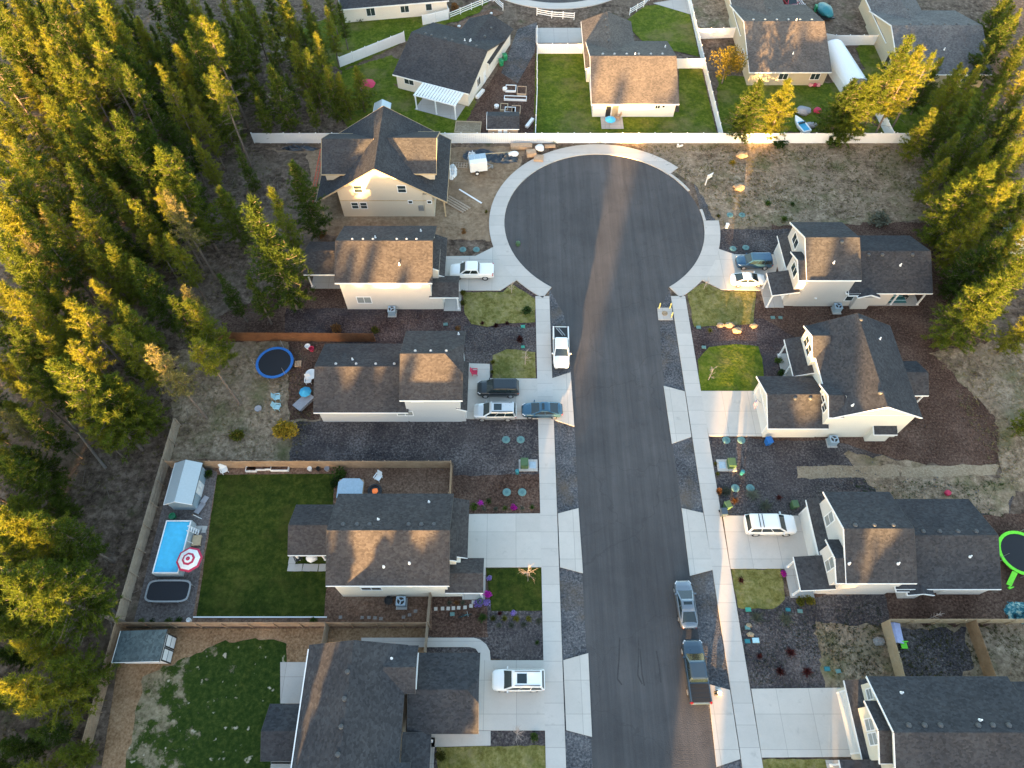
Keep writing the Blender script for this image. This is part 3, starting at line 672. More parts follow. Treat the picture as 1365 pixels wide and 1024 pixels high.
House.white = 'SW'
# R2
h = House('house', 'warm white house with ridge running north and a flag by its garage', (36,41,0), W_warm, S_dark)
r = h.gable(34.3,44.0,34.62,46.8,5.35,7.8,'y',ohr=.42); h.vents(r,[(39.3,45.9),(38.9,36.4)]); h.pipes(r,[(36.3,35.6),(41.4,44.0)])
h.gable(33.95,36.0,42.3,46.8,5.35,6.55,'x',.3,name='cross_gable',wall=False); h.box(34.25,36,42.6,46.4,5.4)
h.wall.add([(34.25,42.6,5.3),(34.25,46.4,5.3),(34.25,44.55,6.38),(36,42.6,5.3),(36,46.4,5.3),(36,44.55,6.38)],[(0,2,1),(3,4,5)])
h.gable(33.95,35.6,34.66,38.9,5.35,6.5,'x',.3,name='cross_gable',wall=False); h.box(34.25,36,35.07,38.5,5.4)
h.wall.add([(34.25,35.0,5.3),(34.25,38.5,5.3),(34.25,36.78,6.33),(36,35.0,5.3),(36,38.5,5.3),(36,36.78,6.33)],[(0,2,1),(3,4,5)])
r = h.gable(28.2,34.9,34.6,41.4,2.9,4.6,'x',.4,name='garage_roof'); h.vents(r,[(33.0,37.6),(31.3,37.6)])
h.shed(32.55,34.8,41.5,46.7,2.7,3.5,3.5,2.7); h.slab(32.5,34.7,43.1,46.4)
for y in (43.3,46.2): h.post(32.75,y,2.65)
h.gable(43.2,47.4,38.9,43.6,2.75,4.0,'x',.3,name='porch_roof',wall=False); h.post(47.1,39.2,2.75); h.post(47.1,43.3,2.75); h.slab(43.6,47.2,39.1,43.4,.1,'patio_slab')
h.box(40.1,42.4,34.5,35.2,2.3); h.shed(40.0,42.6,34.1,35.1,2.4,2.4,2.8,2.8,'bay_roof')
h.win('W',34.25,44.0,4.5,.9,1.35,1,True); h.win('W',34.25,45.2,4.5,.9,1.35,1,True); h.win('W',34.25,36.4,4.5,.8,1.0,1,True); h.win('W',34.25,37.4,4.5,.8,1.0,1,True)
h.garage('W',28.6,38.0); h.door('W',34.7,44.8); h.trim.beam((34.8,35.0,5.25),(43.4,35.0,5.25),.04,.16); h.done()

House.white = 'SW'
# R3
h = House('house', 'light greige house with long rear wing behind the white suv driveway', (40,21.5,0), W_r3, S_dark)
r = h.gable(31.25,37.9,16.95,26.1,5.6,7.8,'x'); h.vents(r,[(x,21.9) for x in (32.5,34.3,36.1)]); h.pipes(r,[(31.6,18.6),(36.2,18.6)])
r = h.gable(37.2,47.5,17.1,26.4,2.9,5.2,'x',.4,wall=False); h.vents(r,[(x,22.2) for x in (38.6,40.4,42.0,43.8,45.6)]); h.pipes(r,[(44.6,19.9)])
h.box(37.4,42.8,17.5,26,2.9); h.box(42.8,47.1,17.35,26,2.9)
h.box(30.4,37.6,17.42,20.5,2.8); h.box(30.75,31.6,20.2,25.7,2.8)
h.gable(30.35,32.6,16.97,21.2,5.57,6.5,'x',.35,name='cross_gable',wall=False); h.box(30.7,33,17.4,20.85,5.55)
h.wall.add([(30.7,17.4,5.5),(30.7,20.85,5.5),(30.7,19.05,6.36),(33,17.4,5.5),(33,20.85,5.5),(33,19.05,6.36)],[(0,2,1),(3,4,5)])
h.shed(30.6,31.8,20.5,26.35,2.8,3.45,3.45,2.8,'garage_roof'); h.shed(28.05,31.2,17.0,20.35,2.75,3.4,3.4,2.75)
h.slab(28.0,30.4,17.0,20.6); h.post(28.3,17.3,2.7); h.post(28.3,20.1,2.7)
h.box(38.7,40.4,16.95,17.8,2.2); h.gable(38.4,41.0,16.6,18.6,2.6,3.15,'y',.2,name='bay_roof',wall=False); h.shed(37.3,38.6,16.9,17.9,2.75,2.75,3.2,3.2,'bay_roof')
h.win('W',30.7,19.1,4.5,.95,1.9,1,True,M_blind); h.win('W',31.65,23.6,4.7,.95,1.9,1,True,M_blind); h.garage('W',30.75,23.2); h.door('W',30.4,18.9); h.done()

House.white = 'SW'
# R4
h = House('house', 'cream house with double front windows at the bottom right corner', (40,3,0), W_r4, S_dark)
r = h.gable(31.0,43.3,-.2,8.9,5.6,7.85,'x'); h.vents(r,[(x,4.9) for x in (32.5,33.8,35.1,38.2,39.4,40.7)]); h.pipes(r,[(33.3,7.5),(38.6,5.3)])
r = h.gable(42.6,53,-.2,8.6,4.6,6.6,'x',.4)
h.gable(30.3,33.8,2.2,6.95,5.6,6.8,'x',.35,name='cross_gable',wall=False); h.box(30.75,33,2.55,6.6,5.55)
h.wall.add([(30.75,2.55,5.5),(30.75,6.6,5.5),(30.75,4.58,6.6),(33,2.55,5.5),(33,6.6,5.5),(33,4.58,6.6)],[(0,2,1),(3,4,5)])
h.box(30.5,31.6,2.8,8.5,2.8); h.shed(30.2,31.9,2.5,8.95,2.8,3.55,3.55,2.8,'garage_roof')
h.shed(28.2,31.4,-.8,2.6,2.75,3.4,3.4,2.75); h.slab(28.1,31.2,-.8,2.7); h.post(28.5,2.3,2.7); h.box(30.6,32,-.2,2.8,2.9)
for y in (4.1,5.2): h.win('W',30.75,y,4.6,.85,1.5,1,True,M_blind)
h.win('W',31.4,7.6,4.6,.8,1.0,1,True,M_blind); h.garage('W',30.5,5.7); h.done()

House.white = 'SW'
# T2
h = House('house', 'ivory single storey house with sunlit tan roof between two fenced lawns', (19,98,0), W_t2, S_tan)
r = h.gable(12.1,25.55,90.35,106.45,2.65,5.3,'x'); h.vents(r,[(x,99.2) for x in (14.2,16.0,17.9,19.8,21.7,23.5)],M_grey); h.pipes(r,[(19.2,99.0),(24.6,103)])
r = h.gable(11.65,20.1,99,112,2.65,4.35,'y',.4); h.vents(r,[(15.5,y) for y in (104,106,108,110)])
h.door('S',90.75,14.9,.75,2.0,M_dark); h.door('S',90.75,15.95,.9,2.0,M_lumber); h.win('S',90.75,22.4,1.9,.7,.6); h.win('S',90.75,23.3,1.95,.35,.35,1); h.slab(13.8,17.2,87.9,90.75,.12,'patio_slab'); h.done()
House.white = 'SW'
# T3
h = House('house', 'beige house with grey roof beside the white storage canopy', (44,107.5,0), W_t3, S_tan)
r = h.gable(37.6,50.7,98.15,117,2.65,5.35,'x'); h.vents(r,[(x,108.2) for x in (39.3,41.2,43.1,45,46.9,48.8)],M_grey); h.pipes(r,[(46.2,107.9),(44.9,101.5)])
h.gable(37.9,47,108,126,2.65,4.5,'y',.4); h.vents((h.roofs[-1],lambda x,y:2.65+.4*(4.55-abs(x-42.45))),[(43.2,y) for y in (113,116)])
h.win('S',98.55,43.4,1.65,1.4,1.0); h.win('S',98.55,48.5,1.65,1.4,1.0); h.win('W',38.0,104.5,1.6,1.2,1.1); h.done()
House.white = 'SW'
# T4
h = House('house', 'beige house with grey roof behind tall sunlit pines at the top right', (68.5,106,0), W_t3, S_grey)
r = h.gable(61.2,75.9,97.6,115.2,2.65,5.35,'x'); h.vents(r,[(x,107) for x in (64.4,66.3,68.2,70.1,72,73.9)]); h.pipes(r,[(69,102)])
h.gable(61.5,70.2,106,121,2.65,4.4,'y',.4); h.vents((h.roofs[-1],lambda x,y:2.65+.4*(4.35-abs(x-65.85))),[(66.4,y) for y in (113,116)])
h.win('S',98.0,72.6,1.6,1.4,1.0); h.door('W',61.6,103.2,.9,2.05,M_dark); h.win('W',61.6,100.4,1.6,.8,1.1,1); h.done()
House.white = 'S'
# T1 rotated (local frame, origin at the south west eave corner)
h = House('house', 'white sided house set at an angle with a white slatted patio cover', (-18.9,97.6,0), W_t2, S_dark, R(-21.6), world=False)
r = h.gable(0,13.2,0,15.2,2.65,5.3,'x'); h.vents(r,[(x,8.3) for x in (2.2,3.2,5.6,6.8,9.2,11.)]); h.pipes(r,[(8.4,9.6),(9.1,10.4),(9.2,9.8)])
r = h.gable(5.2,13.25,8,18.5,2.65,4.3,'y',.4); h.vents(r,[(10.4,13),(10.5,15.5)])
h.win('S',.4,2.6,1.9,1.6,1.1); h.win('E',12.8,4.6,1.7,1.2,1.3); h.win('E',12.8,9.2,1.7,1.2,1.3); h.door('E',12.8,6.9,.95,2.05,M_vinyl)
mb = MB()
for k in range(15): mb.box(5.3+k*.48,5.3+k*.48+.34,-3.3,.2,2.62,2.66)
mb.build('patio_cover', M_vinyl, h.root)
mb = MB()
for y in (-3.2,-1.5,.1): mb.box(5.2,12.4,y-.05,y+.05,2.45,2.62)
mb.build('patio_beam', M_vinyl, h.root)
for x in (5.5,8.9,12.2): h.post(x,-3.2,2.45)
h.slab(5.2,12.3,-3.4,.3,.12,'patio_slab'); h.done()
House.white = 'SW'
# T0
h = House('house', 'cream house cut off by the top edge above the red umbrella lawn', (-29,116,0), W_t2, S_dark, R(8.5), world=False)
r = h.gable(-.6,18.2,-.5,13,2.65,5.2,'x'); h.win('S',-.1,4.5,1.6,1.4,1.3); h.win('S',-.1,10.4,1.6,1.4,1.1); h.win('S',-.1,14.6,1.6,1.,1.1,1); h.done()
# ---------------------------------------------------------------- fences
def wood_fence(label, p0, p1, m, h=1.83, rails=1, board=.14, gap=.0, group='wooden fences'):
    """rails: side (+1/-1) on which the rails and posts show"""
    p0 = V((*p0,0)); p1 = V((*p1,0)); d = (p1-p0); L = d.length; d.normalize(); nrm = V((-d.y,d.x,0))
    root = thing('wooden_fence', label, 'fence', (p0.x,p0.y,0), 0, group, True)
    mb = MB(); n = int(L/(board+gap)); rr = random.Random(int(L*100))
    for k in range(n):
        a = p0+d*((k+.5)*L/n); hh = h+rr.uniform(-.02,.02)
        mb.rbox((a.x,a.y,hh/2+.02),(L/n*.93,.025,hh), math.atan2(d.y,d.x)+rr.uniform(-.02,.02))
    mb.build('board_panel', m, root)
    for z in (.35,1.0,1.6):
        mb = MB(); q = nrm*rails*.045; mb.beam(p0+q+V((0,0,z)), p1+q+V((0,0,z)), .05, .09); mb.build('rail', m, root)
    np_ = max(1,round(L/2.4))
    for k in range(np_+1):
        a = p0+d*(L*k/np_)+nrm*rails*.1
        mb = MB(); mb.box(a.x-.05,a.x+.05,a.y-.05,a.y+.05,0,h-.05); mb.build('post', m, root)
    return root
def vinyl_fence(label, pts, h=1.83, group='white vinyl fences', rails=None, step=2.44):
    root = thing('vinyl_fence', label, 'fence', (*pts[0],0), 0, group, True)
    for i in range(len(pts)-1):
        p0 = V((*pts[i],0)); p1 = V((*pts[i+1],0)); L = (p1-p0).length; n = max(1,round(L/step)); d = (p1-p0)/n
        if rails:
            for z in rails:
                mb = MB(); mb.beam(p0+V((0,0,z)), p1+V((0,0,z)), .05, .14); mb.build('rail', M_vinyl, root)
        else:
            mb = MB(); rz = math.atan2(d.y,d.x)
            for k in range(n):
                a = p0+d*k; m_ = int(d.length/.3)
                for j in range(m_): c = a+d*((j+.5)/m_); mb.rbox((c.x,c.y,h*.5),(d.length/m_*.97,.035,h-.2),rz)
                mb.beam(a+V((0,0,.1)),a+d+V((0,0,.1)),.06,.15); mb.beam(a+V((0,0,h-.09)),a+d+V((0,0,h-.09)),.06,.13)
            mb.build('panel', M_vinyl, root)
        for k in range(n+1 if i == len(pts)-2 else n):
            a = p0+d*k; mb = MB(); mb.box(a.x-.065,a.x+.065,a.y-.065,a.y+.065,0,h+.06); mb.lathe([(.1,0),(.1,.03),(0,.08)],(a.x,a.y,h+.06),4); mb.build('post', M_vinyl, root)
    return root
vinyl_fence('long white vinyl fence running behind the cul-de-sac', [(-39,84.75),(60,84.75)])
vinyl_fence('white vinyl fence slanting across the red umbrella lawn', [(-28.4,103.3),(-18.3,110.4)])
vinyl_fence('white vinyl fence between the gravel yard and the left lawn of the ivory house', [(3.5,84.9),(4.0,96),(4.2,107),(4.3,112.5)], 1.5)
vinyl_fence('short white vinyl fence closing the left lawn of the ivory house', [(4.2,107),(11.8,107)])
vinyl_fence('short white vinyl fence right of the ivory house', [(25.6,103),(31.5,103)])
vinyl_fence('white vinyl fence right of the ivory house, running away to the top edge', [(31.7,84.9),(31.6,100),(31.7,126)], 1.5)
vinyl_fence('short white vinyl fence left of the beige house with grey roof', [(31.7,111.2),(38,111.6)])
vinyl_fence('white vinyl fence behind the white storage canopy', [(50.7,110.5),(54.5,109.4),(61.5,109.4)])
vinyl_fence('white vinyl fence running between the two beige houses', [(57.2,84.9),(56.8,93)])
vinyl_fence('white vinyl fence corner by the cream house at the top edge', [(-12.2,121.5),(-11,117.0),(-15.5,115.2)])
vinyl_fence('white rail fence by the far cul-de-sac, beside the red gravel bed', [(-11,117),(-3.4,122.6),(-1.6,119.8)], 1.2, 'white rail fences', (.4,.75,1.1))
vinyl_fence('white rail fence on the far cul-de-sac pavement, above the pale slab', [(4.4,118.2),(7,117.4),(10.9,116.9)], 1.2, 'white rail fences', (.4,.75,1.1))
vinyl_fence('white rail fence on the far cul-de-sac pavement, beside the round lawn', [(20.8,118.3),(23.5,120.8),(26,125)], 1.2, 'white rail fences', (.4,.75,1.1))
vinyl_fence('white rail fence along the drive beside the parked red truck', [(51.2,122),(53.2,112)], 1.2, 'white rail fences', (.4,.75,1.1))
wood_fence('long weathered board fence between forest and the pool yard', (-38.3,14.2), (-38.25,36.5), M_fenceG, rails=-1)
wood_fence('pale board fence between forest and the patchy lawn', (-38.0,-6), (-38.2,14.1), M_fenceW, rails=-1)
wood_fence('pale board fence behind the raised planters of the pool yard', (-37.9,31.2), (-6.7,31.2), M_fenceW, rails=1)
wood_fence('short pale fence closing the chip yard beside the dark gravel', (-6.65,31.1), (-6.65,27.6), M_fenceW, rails=-1)
wood_fence('tan board fence between pool yard and patchy lawn', (-38.0,14.25), (-8.1,14.25), M_fenceW, rails=-1)
wood_fence('narrow grey fence running from cream house corner to the curved walk', (-8.15,17.1), (-8.3,11.6), M_fenceG, rails=1)
wood_fence('short grey fence joining the charcoal roofed house to the tan fence', (-17.95,14.2), (-18.1,11.7), M_fenceG, rails=-1)
wood_fence('brown board fence behind the blue trampoline', (-36.5,48.35), (-17,48.2), M_fenceB, rails=1)
wood_fence('amber board fence along the back of the dark dirt pen', (36.5,14.55), (56,14.55), M_lumber, rails=-1)
wood_fence('amber board fence on the left side of the dark dirt pen', (36.4,14.5), (36.4,8.6), M_lumber, rails=1)
wood_fence('brown board fence with exposed rails right of the dark dirt pen', (44.75,14.5), (44.85,8.6), M_fenceR, rails=1)

# ---------------------------------------------------------------- vehicles
def paint(name, c, metal=.3): 
    m, nt, b = newmat(name); b.inputs['Base Color'].default_value = (*c,1); b.inputs['Roughness'].default_value = .28
    b.inputs['Metallic'].default_value = metal; b.inputs['Coat Weight'].default_value = .8; b.inputs['Coat Roughness'].default_value = .06
    tc = N(nt,'ShaderNodeTexCoord').outputs['Object']; n = N(nt,'ShaderNodeTexNoise', i_Scale=3., i_Detail=4.); nt.links.new(tc, n.inputs['Vector'])
    mr = N(nt,'ShaderNodeMapRange'); mr.inputs[3].default_value = .2; mr.inputs[4].default_value = .45; nt.links.new(n.outputs[0], mr.inputs[0]); nt.links.new(mr.outputs[0], b.inputs['Roughness'])
    return m
M_tyre = PM('tyre_rubber', (.018,.018,.018), .85); M_rim = PM('alloy_rim', (.55,.55,.56), .3, metal=.7)
M_cglass = PM('car_glass', (.012,.022,.026), .05, spec=.8, var=.2); M_lamp = PM('headlight_lens', (.75,.76,.78), .15, spec=.7); M_tail = PM('tail_light_lens', (.42,.015,.015), .2)
M_blk = PM('black_trim', (.015,.015,.016), .55)
def loft(mb, rings, cap=True, mi=0):
    n = len(rings[0]); vs = [p for r in rings for p in r]; fs = []
    for i in range(len(rings)-1):
        for k in range(n): fs.append((i*n+k, i*n+(k+1)%n, (i+1)*n+(k+1)%n, (i+1)*n+k))
    if cap: fs += [tuple(range(n))[::-1], tuple(range((len(rings)-1)*n, len(rings)*n))]
    mb.add(vs, fs, mi)
def interp(tab, x):
    for (a, b) in zip(tab, tab[1:]):
        if x <= b[0]:
            t = (x-a[0])/(b[0]-a[0]); t = t*t*(3-2*t)*.5+t*.5
            return [p+(q-p)*t for p, q in zip(a[1:], b[1:])]
    return list(tab[-1][1:])
SPEC = {
 'sedan': dict(L=4.75,W=1.82,tab=[(-2.37,.55,.62,.34,.72),(-2.3,.66,.66,.3,.86),(-2.05,.82,.76,.22,.98),(-1.5,.91,.84,.2,1.02),(0,.91,.85,.2,1.0),(1.0,.91,.84,.2,.98),(1.7,.88,.76,.2,.9),(2.15,.78,.66,.24,.78),(2.32,.62,.56,.32,.66),(2.37,.5,.5,.38,.58)],
      cab=(-2.02,-.72,.18,1.32,1.45,.83,.6),belt=.97,wh=.33,ax=(-1.38,1.42)),
 'suv': dict(L=4.95,W=1.95,tab=[(-2.47,.8,.8,.45,1.0),(-2.42,.88,.86,.35,1.1),(-2.1,.96,.9,.28,1.12),(0,.975,.9,.27,1.12),(1.1,.975,.9,.27,1.12),(1.9,.95,.84,.28,1.07),(2.3,.86,.74,.32,.98),(2.45,.7,.62,.4,.84),(2.48,.55,.55,.46,.75)],
      cab=(-2.4,-2.15,.5,1.42,1.8,.91,.72),belt=1.08,wh=.38,ax=(-1.45,1.5)),
 'pickup': dict(L=5.75,W=2.0,tab=[(-2.87,.9,.9,.5,1.15),(-2.85,.97,.95,.42,1.22),(-2.5,1.0,.96,.36,1.24),(0,1.0,.95,.34,1.24),(1.3,1.0,.93,.34,1.24),(2.2,.98,.88,.36,1.18),(2.65,.9,.8,.4,1.08),(2.84,.78,.7,.46,.92),(2.88,.6,.6,.52,.8)],
      cab=(-1.05,-.8,.7,1.6,1.87,.93,.74),belt=1.2,wh=.41,ax=(-1.75,1.85)),
}
def vehicle(kind, name, label, cat, loc, rz, pm, bed=None, sunroof=False, rack=False, scale=1., wheelm=None, rails=False):
    S = SPEC[kind]; root = thing(name, label, cat, (loc[0],loc[1],.02 if len(loc)<3 else loc[2]), rz, 'parked vehicles')
    root.scale = (scale,)*3
    xs = sorted(set([t[0] for t in S['tab']]+[S['tab'][0][0]+(S['L'])*k/26 for k in range(1,26)]))
    rings = []
    for x in xs:
        w, wt, zb, zt = interp(S['tab'], x)
        h = zt-zb; half = [(w*.86,zb),(w*.97,zb+.12*h),(w,zb+.45*h),(w*.985,zb+.74*h),(wt+.04,zt-.05),(wt-.02,zt-.005),(wt*.5,zt+.025)]
        ar = 0
        for a in S['ax']:
            dx = abs(x-a)
            if dx < S['wh']*1.2: ar = max(ar, math.sqrt(max(0,(S['wh']*1.2)**2-dx*dx)))
        if ar: half = [(y, max(z, min(ar+S['wh']*.55, zt-.12)) if i < 4 else z) for i,(y,z) in enumerate(half)]
        rings.append([(x,y,z) for y,z in half]+[(x,-y,z) for y,z in half[::-1]])
    mb = MB(); loft(mb, rings)
    if kind == 'pickup' and bed is not None:
        mb2 = MB(); mb2.v, mb2.f, mb2.m = mb.v, [f for f in mb.f], mb.m
    body = mb.build('body', pm, root, smooth=True)
    xr, xr2, xf2, xf, zr, wb, wr = S['cab']; zb = S['belt']-.04
    # cabin shell: belt ring to roof ring to crown
    def rg(x0, x1, w, z, c=.12): return [(x0+c,-w,z),(x1-c,-w,z),(x1,-w+c,z),(x1,w-c,z),(x1-c,w,z),(x0+c,w,z),(x0,w-c,z),(x0,-w+c,z)]
    mb = MB(); loft(mb, [rg(xr,xf,wb,zb),rg(xr+(xr2-xr)*.88,xf-(xf-xf2)*.88,wr+.045,zr-.09),rg(xr2,xf2,wr,zr-.02),rg(xr2+.12,xf2-.12,wr-.15,zr+.015)])
    cab = mb.build('cabin', pm, root)
    def pane(name, pts):
        c = sum((V(p) for p in pts), V())/4; n_ = (V(pts[1])-V(pts[0])).cross(V(pts[2])-V(pts[0])).normalized()
        if n_.dot(c-V(((xr+xf)/2,0,1.1))) < 0: n_ = -n_
        mb = MB(); vs = [V(p)+n_*.014 for p in pts]+[V(p)-n_*.02 for p in pts]
        mb.add(vs, [(0,1,2,3),(7,6,5,4),(0,4,5,1),(1,5,6,2),(2,6,7,3),(3,7,4,0)]); return mb.build(name, M_cglass, cab)
    L = lambda a,b,t: a+(b-a)*t
    zz = lambda t: L(zb, zr-.09, t)
    xf2_, xr2_, wr_ = xf-(xf-xf2)*.88, xr+(xr2-xr)*.88, wr+.045
    t0, t1 = .06, .97
    def wpane(nm, x0, x1): pane(nm, [(L(x0,x1,t0),-L(wb,wr_,t0)+.1,zz(t0)),(L(x0,x1,t0),L(wb,wr_,t0)-.1,zz(t0)),(L(x0,x1,t1),L(wb,wr_,t1)-.1,zz(t1)),(L(x0,x1,t1),-L(wb,wr_,t1)+.1,zz(t1))])
    wpane('windshield', xf, xf2_); wpane('rear_window', xr, xr2_)
    nwin = 3 if kind == 'suv' else 2
    for sgn in (1,-1):
        for k in range(nwin):
            a, b = k/nwin, (k+1)/nwin; g_ = .04
            lo = lambda q: L(L(xr,xr2_,.16)+.14, L(xf,xf2_,.16)-.14, q); hi = lambda q: L(L(xr,xr2_,.93)+.13, L(xf,xf2_,.93)-.13, q)
            yl = L(wb,wr_,.16)*sgn; yh = L(wb,wr_,.93)*sgn
            pane('side_window', [(lo(a)+g_,yl,zz(.16)),(lo(b)-g_,yl,zz(.16)),(hi(b)-g_,yh,zz(.93)),(hi(a)+g_,yh,zz(.93))])
        # lamps, mirrors
        xe = S['tab'][-1][0]; w_, wt_, zb_, zt_ = interp(S['tab'], xe-.22)
        mb = MB(); mb.rbox((xe-.3,sgn*(w_-.13),zt_-.07),(.36,.2,.1),-sgn*.6); mb.build('headlight', M_lamp, root)
        x0 = S['tab'][0][0]; w_, wt_, zb_, zt_ = interp(S['tab'], x0+.12)
        mb = MB(); mb.rbox((x0+.14,sgn*(w_-.13),zt_-.16),(.2,.26,.16 if kind!='pickup' else .34),sgn*.45); mb.build('tail_light', M_tail, root)
        mb = MB(); mb.rbox((L(xf,xf2,.1)-.32,sgn*(wb+.13),S['belt']+.07),(.12,.24,.15),sgn*.1); mb.build('mirror', pm if kind!='pickup' else pm, root)
        for a in S['ax']:
            y = sgn*(S['W']/2-.13); r = S['wh']
            mb = MB(); mb.cyl((a,y-sgn*.11,r-.02),(a,y+sgn*.115,r-.02),r,n=20); w = mb.build('wheel', M_tyre, root)
            mb = MB(); mb.cyl((a,y+sgn*.1,r-.02),(a,y+sgn*.128,r-.02),r*.66,r*.6,n=14); mb.build('rim', wheelm or M_rim, w)
    mb = MB(); xe = S['tab'][-1][0]; mb.box(xe-.1,xe+.01,-.45,.45,.5,.66); mb.build('grille', M_blk, root)
    if sunroof: mb = MB(); mb.box(L(xr2,xf2,.52),L(xr2,xf2,.86),-.42,.42,zr,zr+.028); mb.build('sunroof', M_cglass, cab)
    if rails:
        for sgn in (1,-1): mb = MB(); mb.beam((xr2+.15,sgn*(wr-.1),zr+.05),(xf2-.15,sgn*(wr-.1),zr+.05),.05,.05); mb.build('roof_rail', M_blk, root)
    if rack:
        for x in (L(xr2,xf2,.3),L(xr2,xf2,.42)): mb = MB(); mb.beam((x,-wr+.05,zr+.07),(x,wr-.05,zr+.07),.06,.04); mb.build('roof_bar', M_blk, root)
    if kind == 'pickup':
        x0, x1 = -2.72, -1.12
        if bed == 'cover':
            for k in range(4): mb = MB(); a = x0+(x1-x0)*k/4; mb.box(a+.012,a+(x1-x0)/4-.012,-.86,.86,1.235,1.3); mb.build('bed_cover_panel', M_blk, root)
        elif bed == 'lid':
            mb = MB(); mb.box(x0,x1,-.88,.88,1.23,1.295); mb.build('bed_cover', M_white, root)
        else:
            mb = MB(); mb.box(x0,x1,-.82,.82,1.22,1.277); mb.build('bed_floor', M_blk, root)
            for s_ in (1,-1): mb = MB(); mb.beam((x0-.1,s_*.91,1.29),(x1+.05,s_*.91,1.29),.15,.1); mb.build('bed_wall', pm, root)
            for y,q in ((-.25,.12),(.05,.12)): mb = MB(); mb.beam((x0+.2,y-.3,1.33),(x1-.3,y+.45,1.33),.1,.08); mb.build('plank', M_grey, root)
    return root
P_white = paint('white_paint', (.78,.78,.77), 0.); P_silver = paint('silver_paint', (.56,.57,.58), .5); P_black = paint('black_paint', (.008,.014,.02), .2)
P_blue = paint('steel_blue_paint', (.035,.10,.16), .5); P_navy = paint('dark_blue_paint', (.022,.075,.14), .4); P_grey = paint('blue_grey_paint', (.17,.20,.235), .5)
P_char = paint('charcoal_blue_paint', (.045,.075,.105), .5); P_redp = paint('red_paint', (.4,.03,.05), .1)
vehicle('pickup','pickup_truck','white pickup truck with white bed cover on the driveway by the cul-de-sac','pickup truck',(*at(629,362,.8),.15),R(180),P_white,bed='lid')
vehicle('pickup','pickup_truck','white pickup truck with open black bed parked on the street gravel strip','pickup truck',(5.98,46.8),R(-91),P_white,bed='open')
vehicle('suv','suv','black suv on the concrete driveway beside the silver suv','suv',(*at(664,518,.8),.15),R(180),P_black)
vehicle('suv','suv','silver suv with black sunroof on the grey house driveway','suv',(*at(660,549,.8),.15),R(180),P_silver,sunroof=True,rails=True)
vehicle('sedan','sedan','steel blue sedan parked across the pavement','car',(*at(722.5,547,.7),.15),R(180),P_blue,sunroof=True)
vehicle('suv','suv','white suv with large dark sunroof on the driveway at the bottom','suv',(*at(691,907,.8),.15),R(180),P_white,sunroof=True,rails=True)
vehicle('suv','suv','dark blue suv in front of the greige garage','suv',(*at(1005,349,.8),.15),R(180),P_navy,scale=.95)
vehicle('sedan','sedan','white sedan nosed toward the greige house beside the dark blue suv','car',(*at(997,373,.7),.15),R(0),P_white,scale=.95)
vehicle('suv','suv','white suv with black roof bars on the right hand driveway','suv',(*at(1026,700,.8),.15),R(0),P_white,rack=True,scale=1.08)
vehicle('sedan','sedan','blue grey sedan with red tail lights parked at the right kerb','car',(17.25,16.25),R(91.5),P_grey,sunroof=True)
vehicle('pickup','pickup_truck','charcoal pickup truck with folded bed cover parked at the right kerb','pickup truck',(17.35,10.0),R(91),P_char,bed='cover')
vehicle('pickup','pickup_truck','red pickup truck at the top edge beside the teal trailer','pickup truck',(49.3,121),R(-80),P_redp,bed='open')

# ---------------------------------------------------------------- yard things
M_teal = PM('teal_plastic', (.025,.17,.20), .4); M_lid = PM('pale_green_lid', (.11,.215,.21), .6); M_lidc = PM('dark_lid_cap', (.07,.16,.17), .6); M_jade = PM('jade_box_lid', (.04,.27,.20), .5)
M_util = PM('utility_green', (.06,.115,.05), .5); M_bluep = PM('blue_plastic', (.02,.13,.42), .35); M_lime = PM('lime_plastic', (.16,.72,.03), .4); M_mat = PM('black_mat', (.012,.014,.02), .75)
M_shedgrey = PM('grey_blue_shed_wall', (.28,.36,.42), .6, var=.05); M_metalroof = PM('pale_metal_roof', (.44,.50,.53), .4, metal=.2, var=.05)
M_water = PM('pool_water', (.06,.50,.78), .05, spec=.6, var=.12, sc=1.5); b_ = M_water.node_tree.nodes['Principled BSDF']; nt_ = M_water.node_tree; n_ = N(nt_,'ShaderNodeTexNoise', i_Scale=2.6, i_Detail=4.); bp_ = N(nt_,'ShaderNodeBump', i_Strength=.35, i_Distance=.1); nt_.links.new(n_.outputs[0], bp_.inputs['Height']); nt_.links.new(bp_.outputs[0], b_.inputs['Normal'])
M_poolw = PM('pool_wall', (.42,.47,.50), .5); M_red = PM('crimson_cloth', (.50,.035,.085), .8); M_cloth = PM('white_cloth', (.8,.78,.76), .8)
M_lblue = PM('light_blue_plastic', (.38,.60,.66), .5); M_cov = PM('grey_cover_cloth', (.30,.30,.33), .8); M_tarp = PM('black_plastic_tarp', (.02,.03,.045), .3, spec=.6); M_orange = PM('orange_metal', (.55,.10,.055), .5)
M_hot = PM('hot_tub_cover', (.33,.43,.52), .6); M_skyb = PM('sky_blue_cloth', (.05,.36,.60), .7); M_green = PM('green_plastic', (.02,.22,.10), .45); M_yel = PM('yellow_paint_metal', (.8,.66,.22), .5); M_pinkc = PM('faded_flag_red', (.62,.30,.30), .8); M_flagb = PM('faded_flag_blue',(.2,.22,.4),.8)
def simple(name, label, cat, mb, m, group=None, smooth=False, loc=None):
    """one-mesh thing; geometry given around the world point loc"""
    o = mb.build(name, m, None, smooth, off=(*loc[:2],0) if loc else (0,0,0))
    if loc: o.location = (loc[0],loc[1],0)
    return tag(o, label, cat, group)
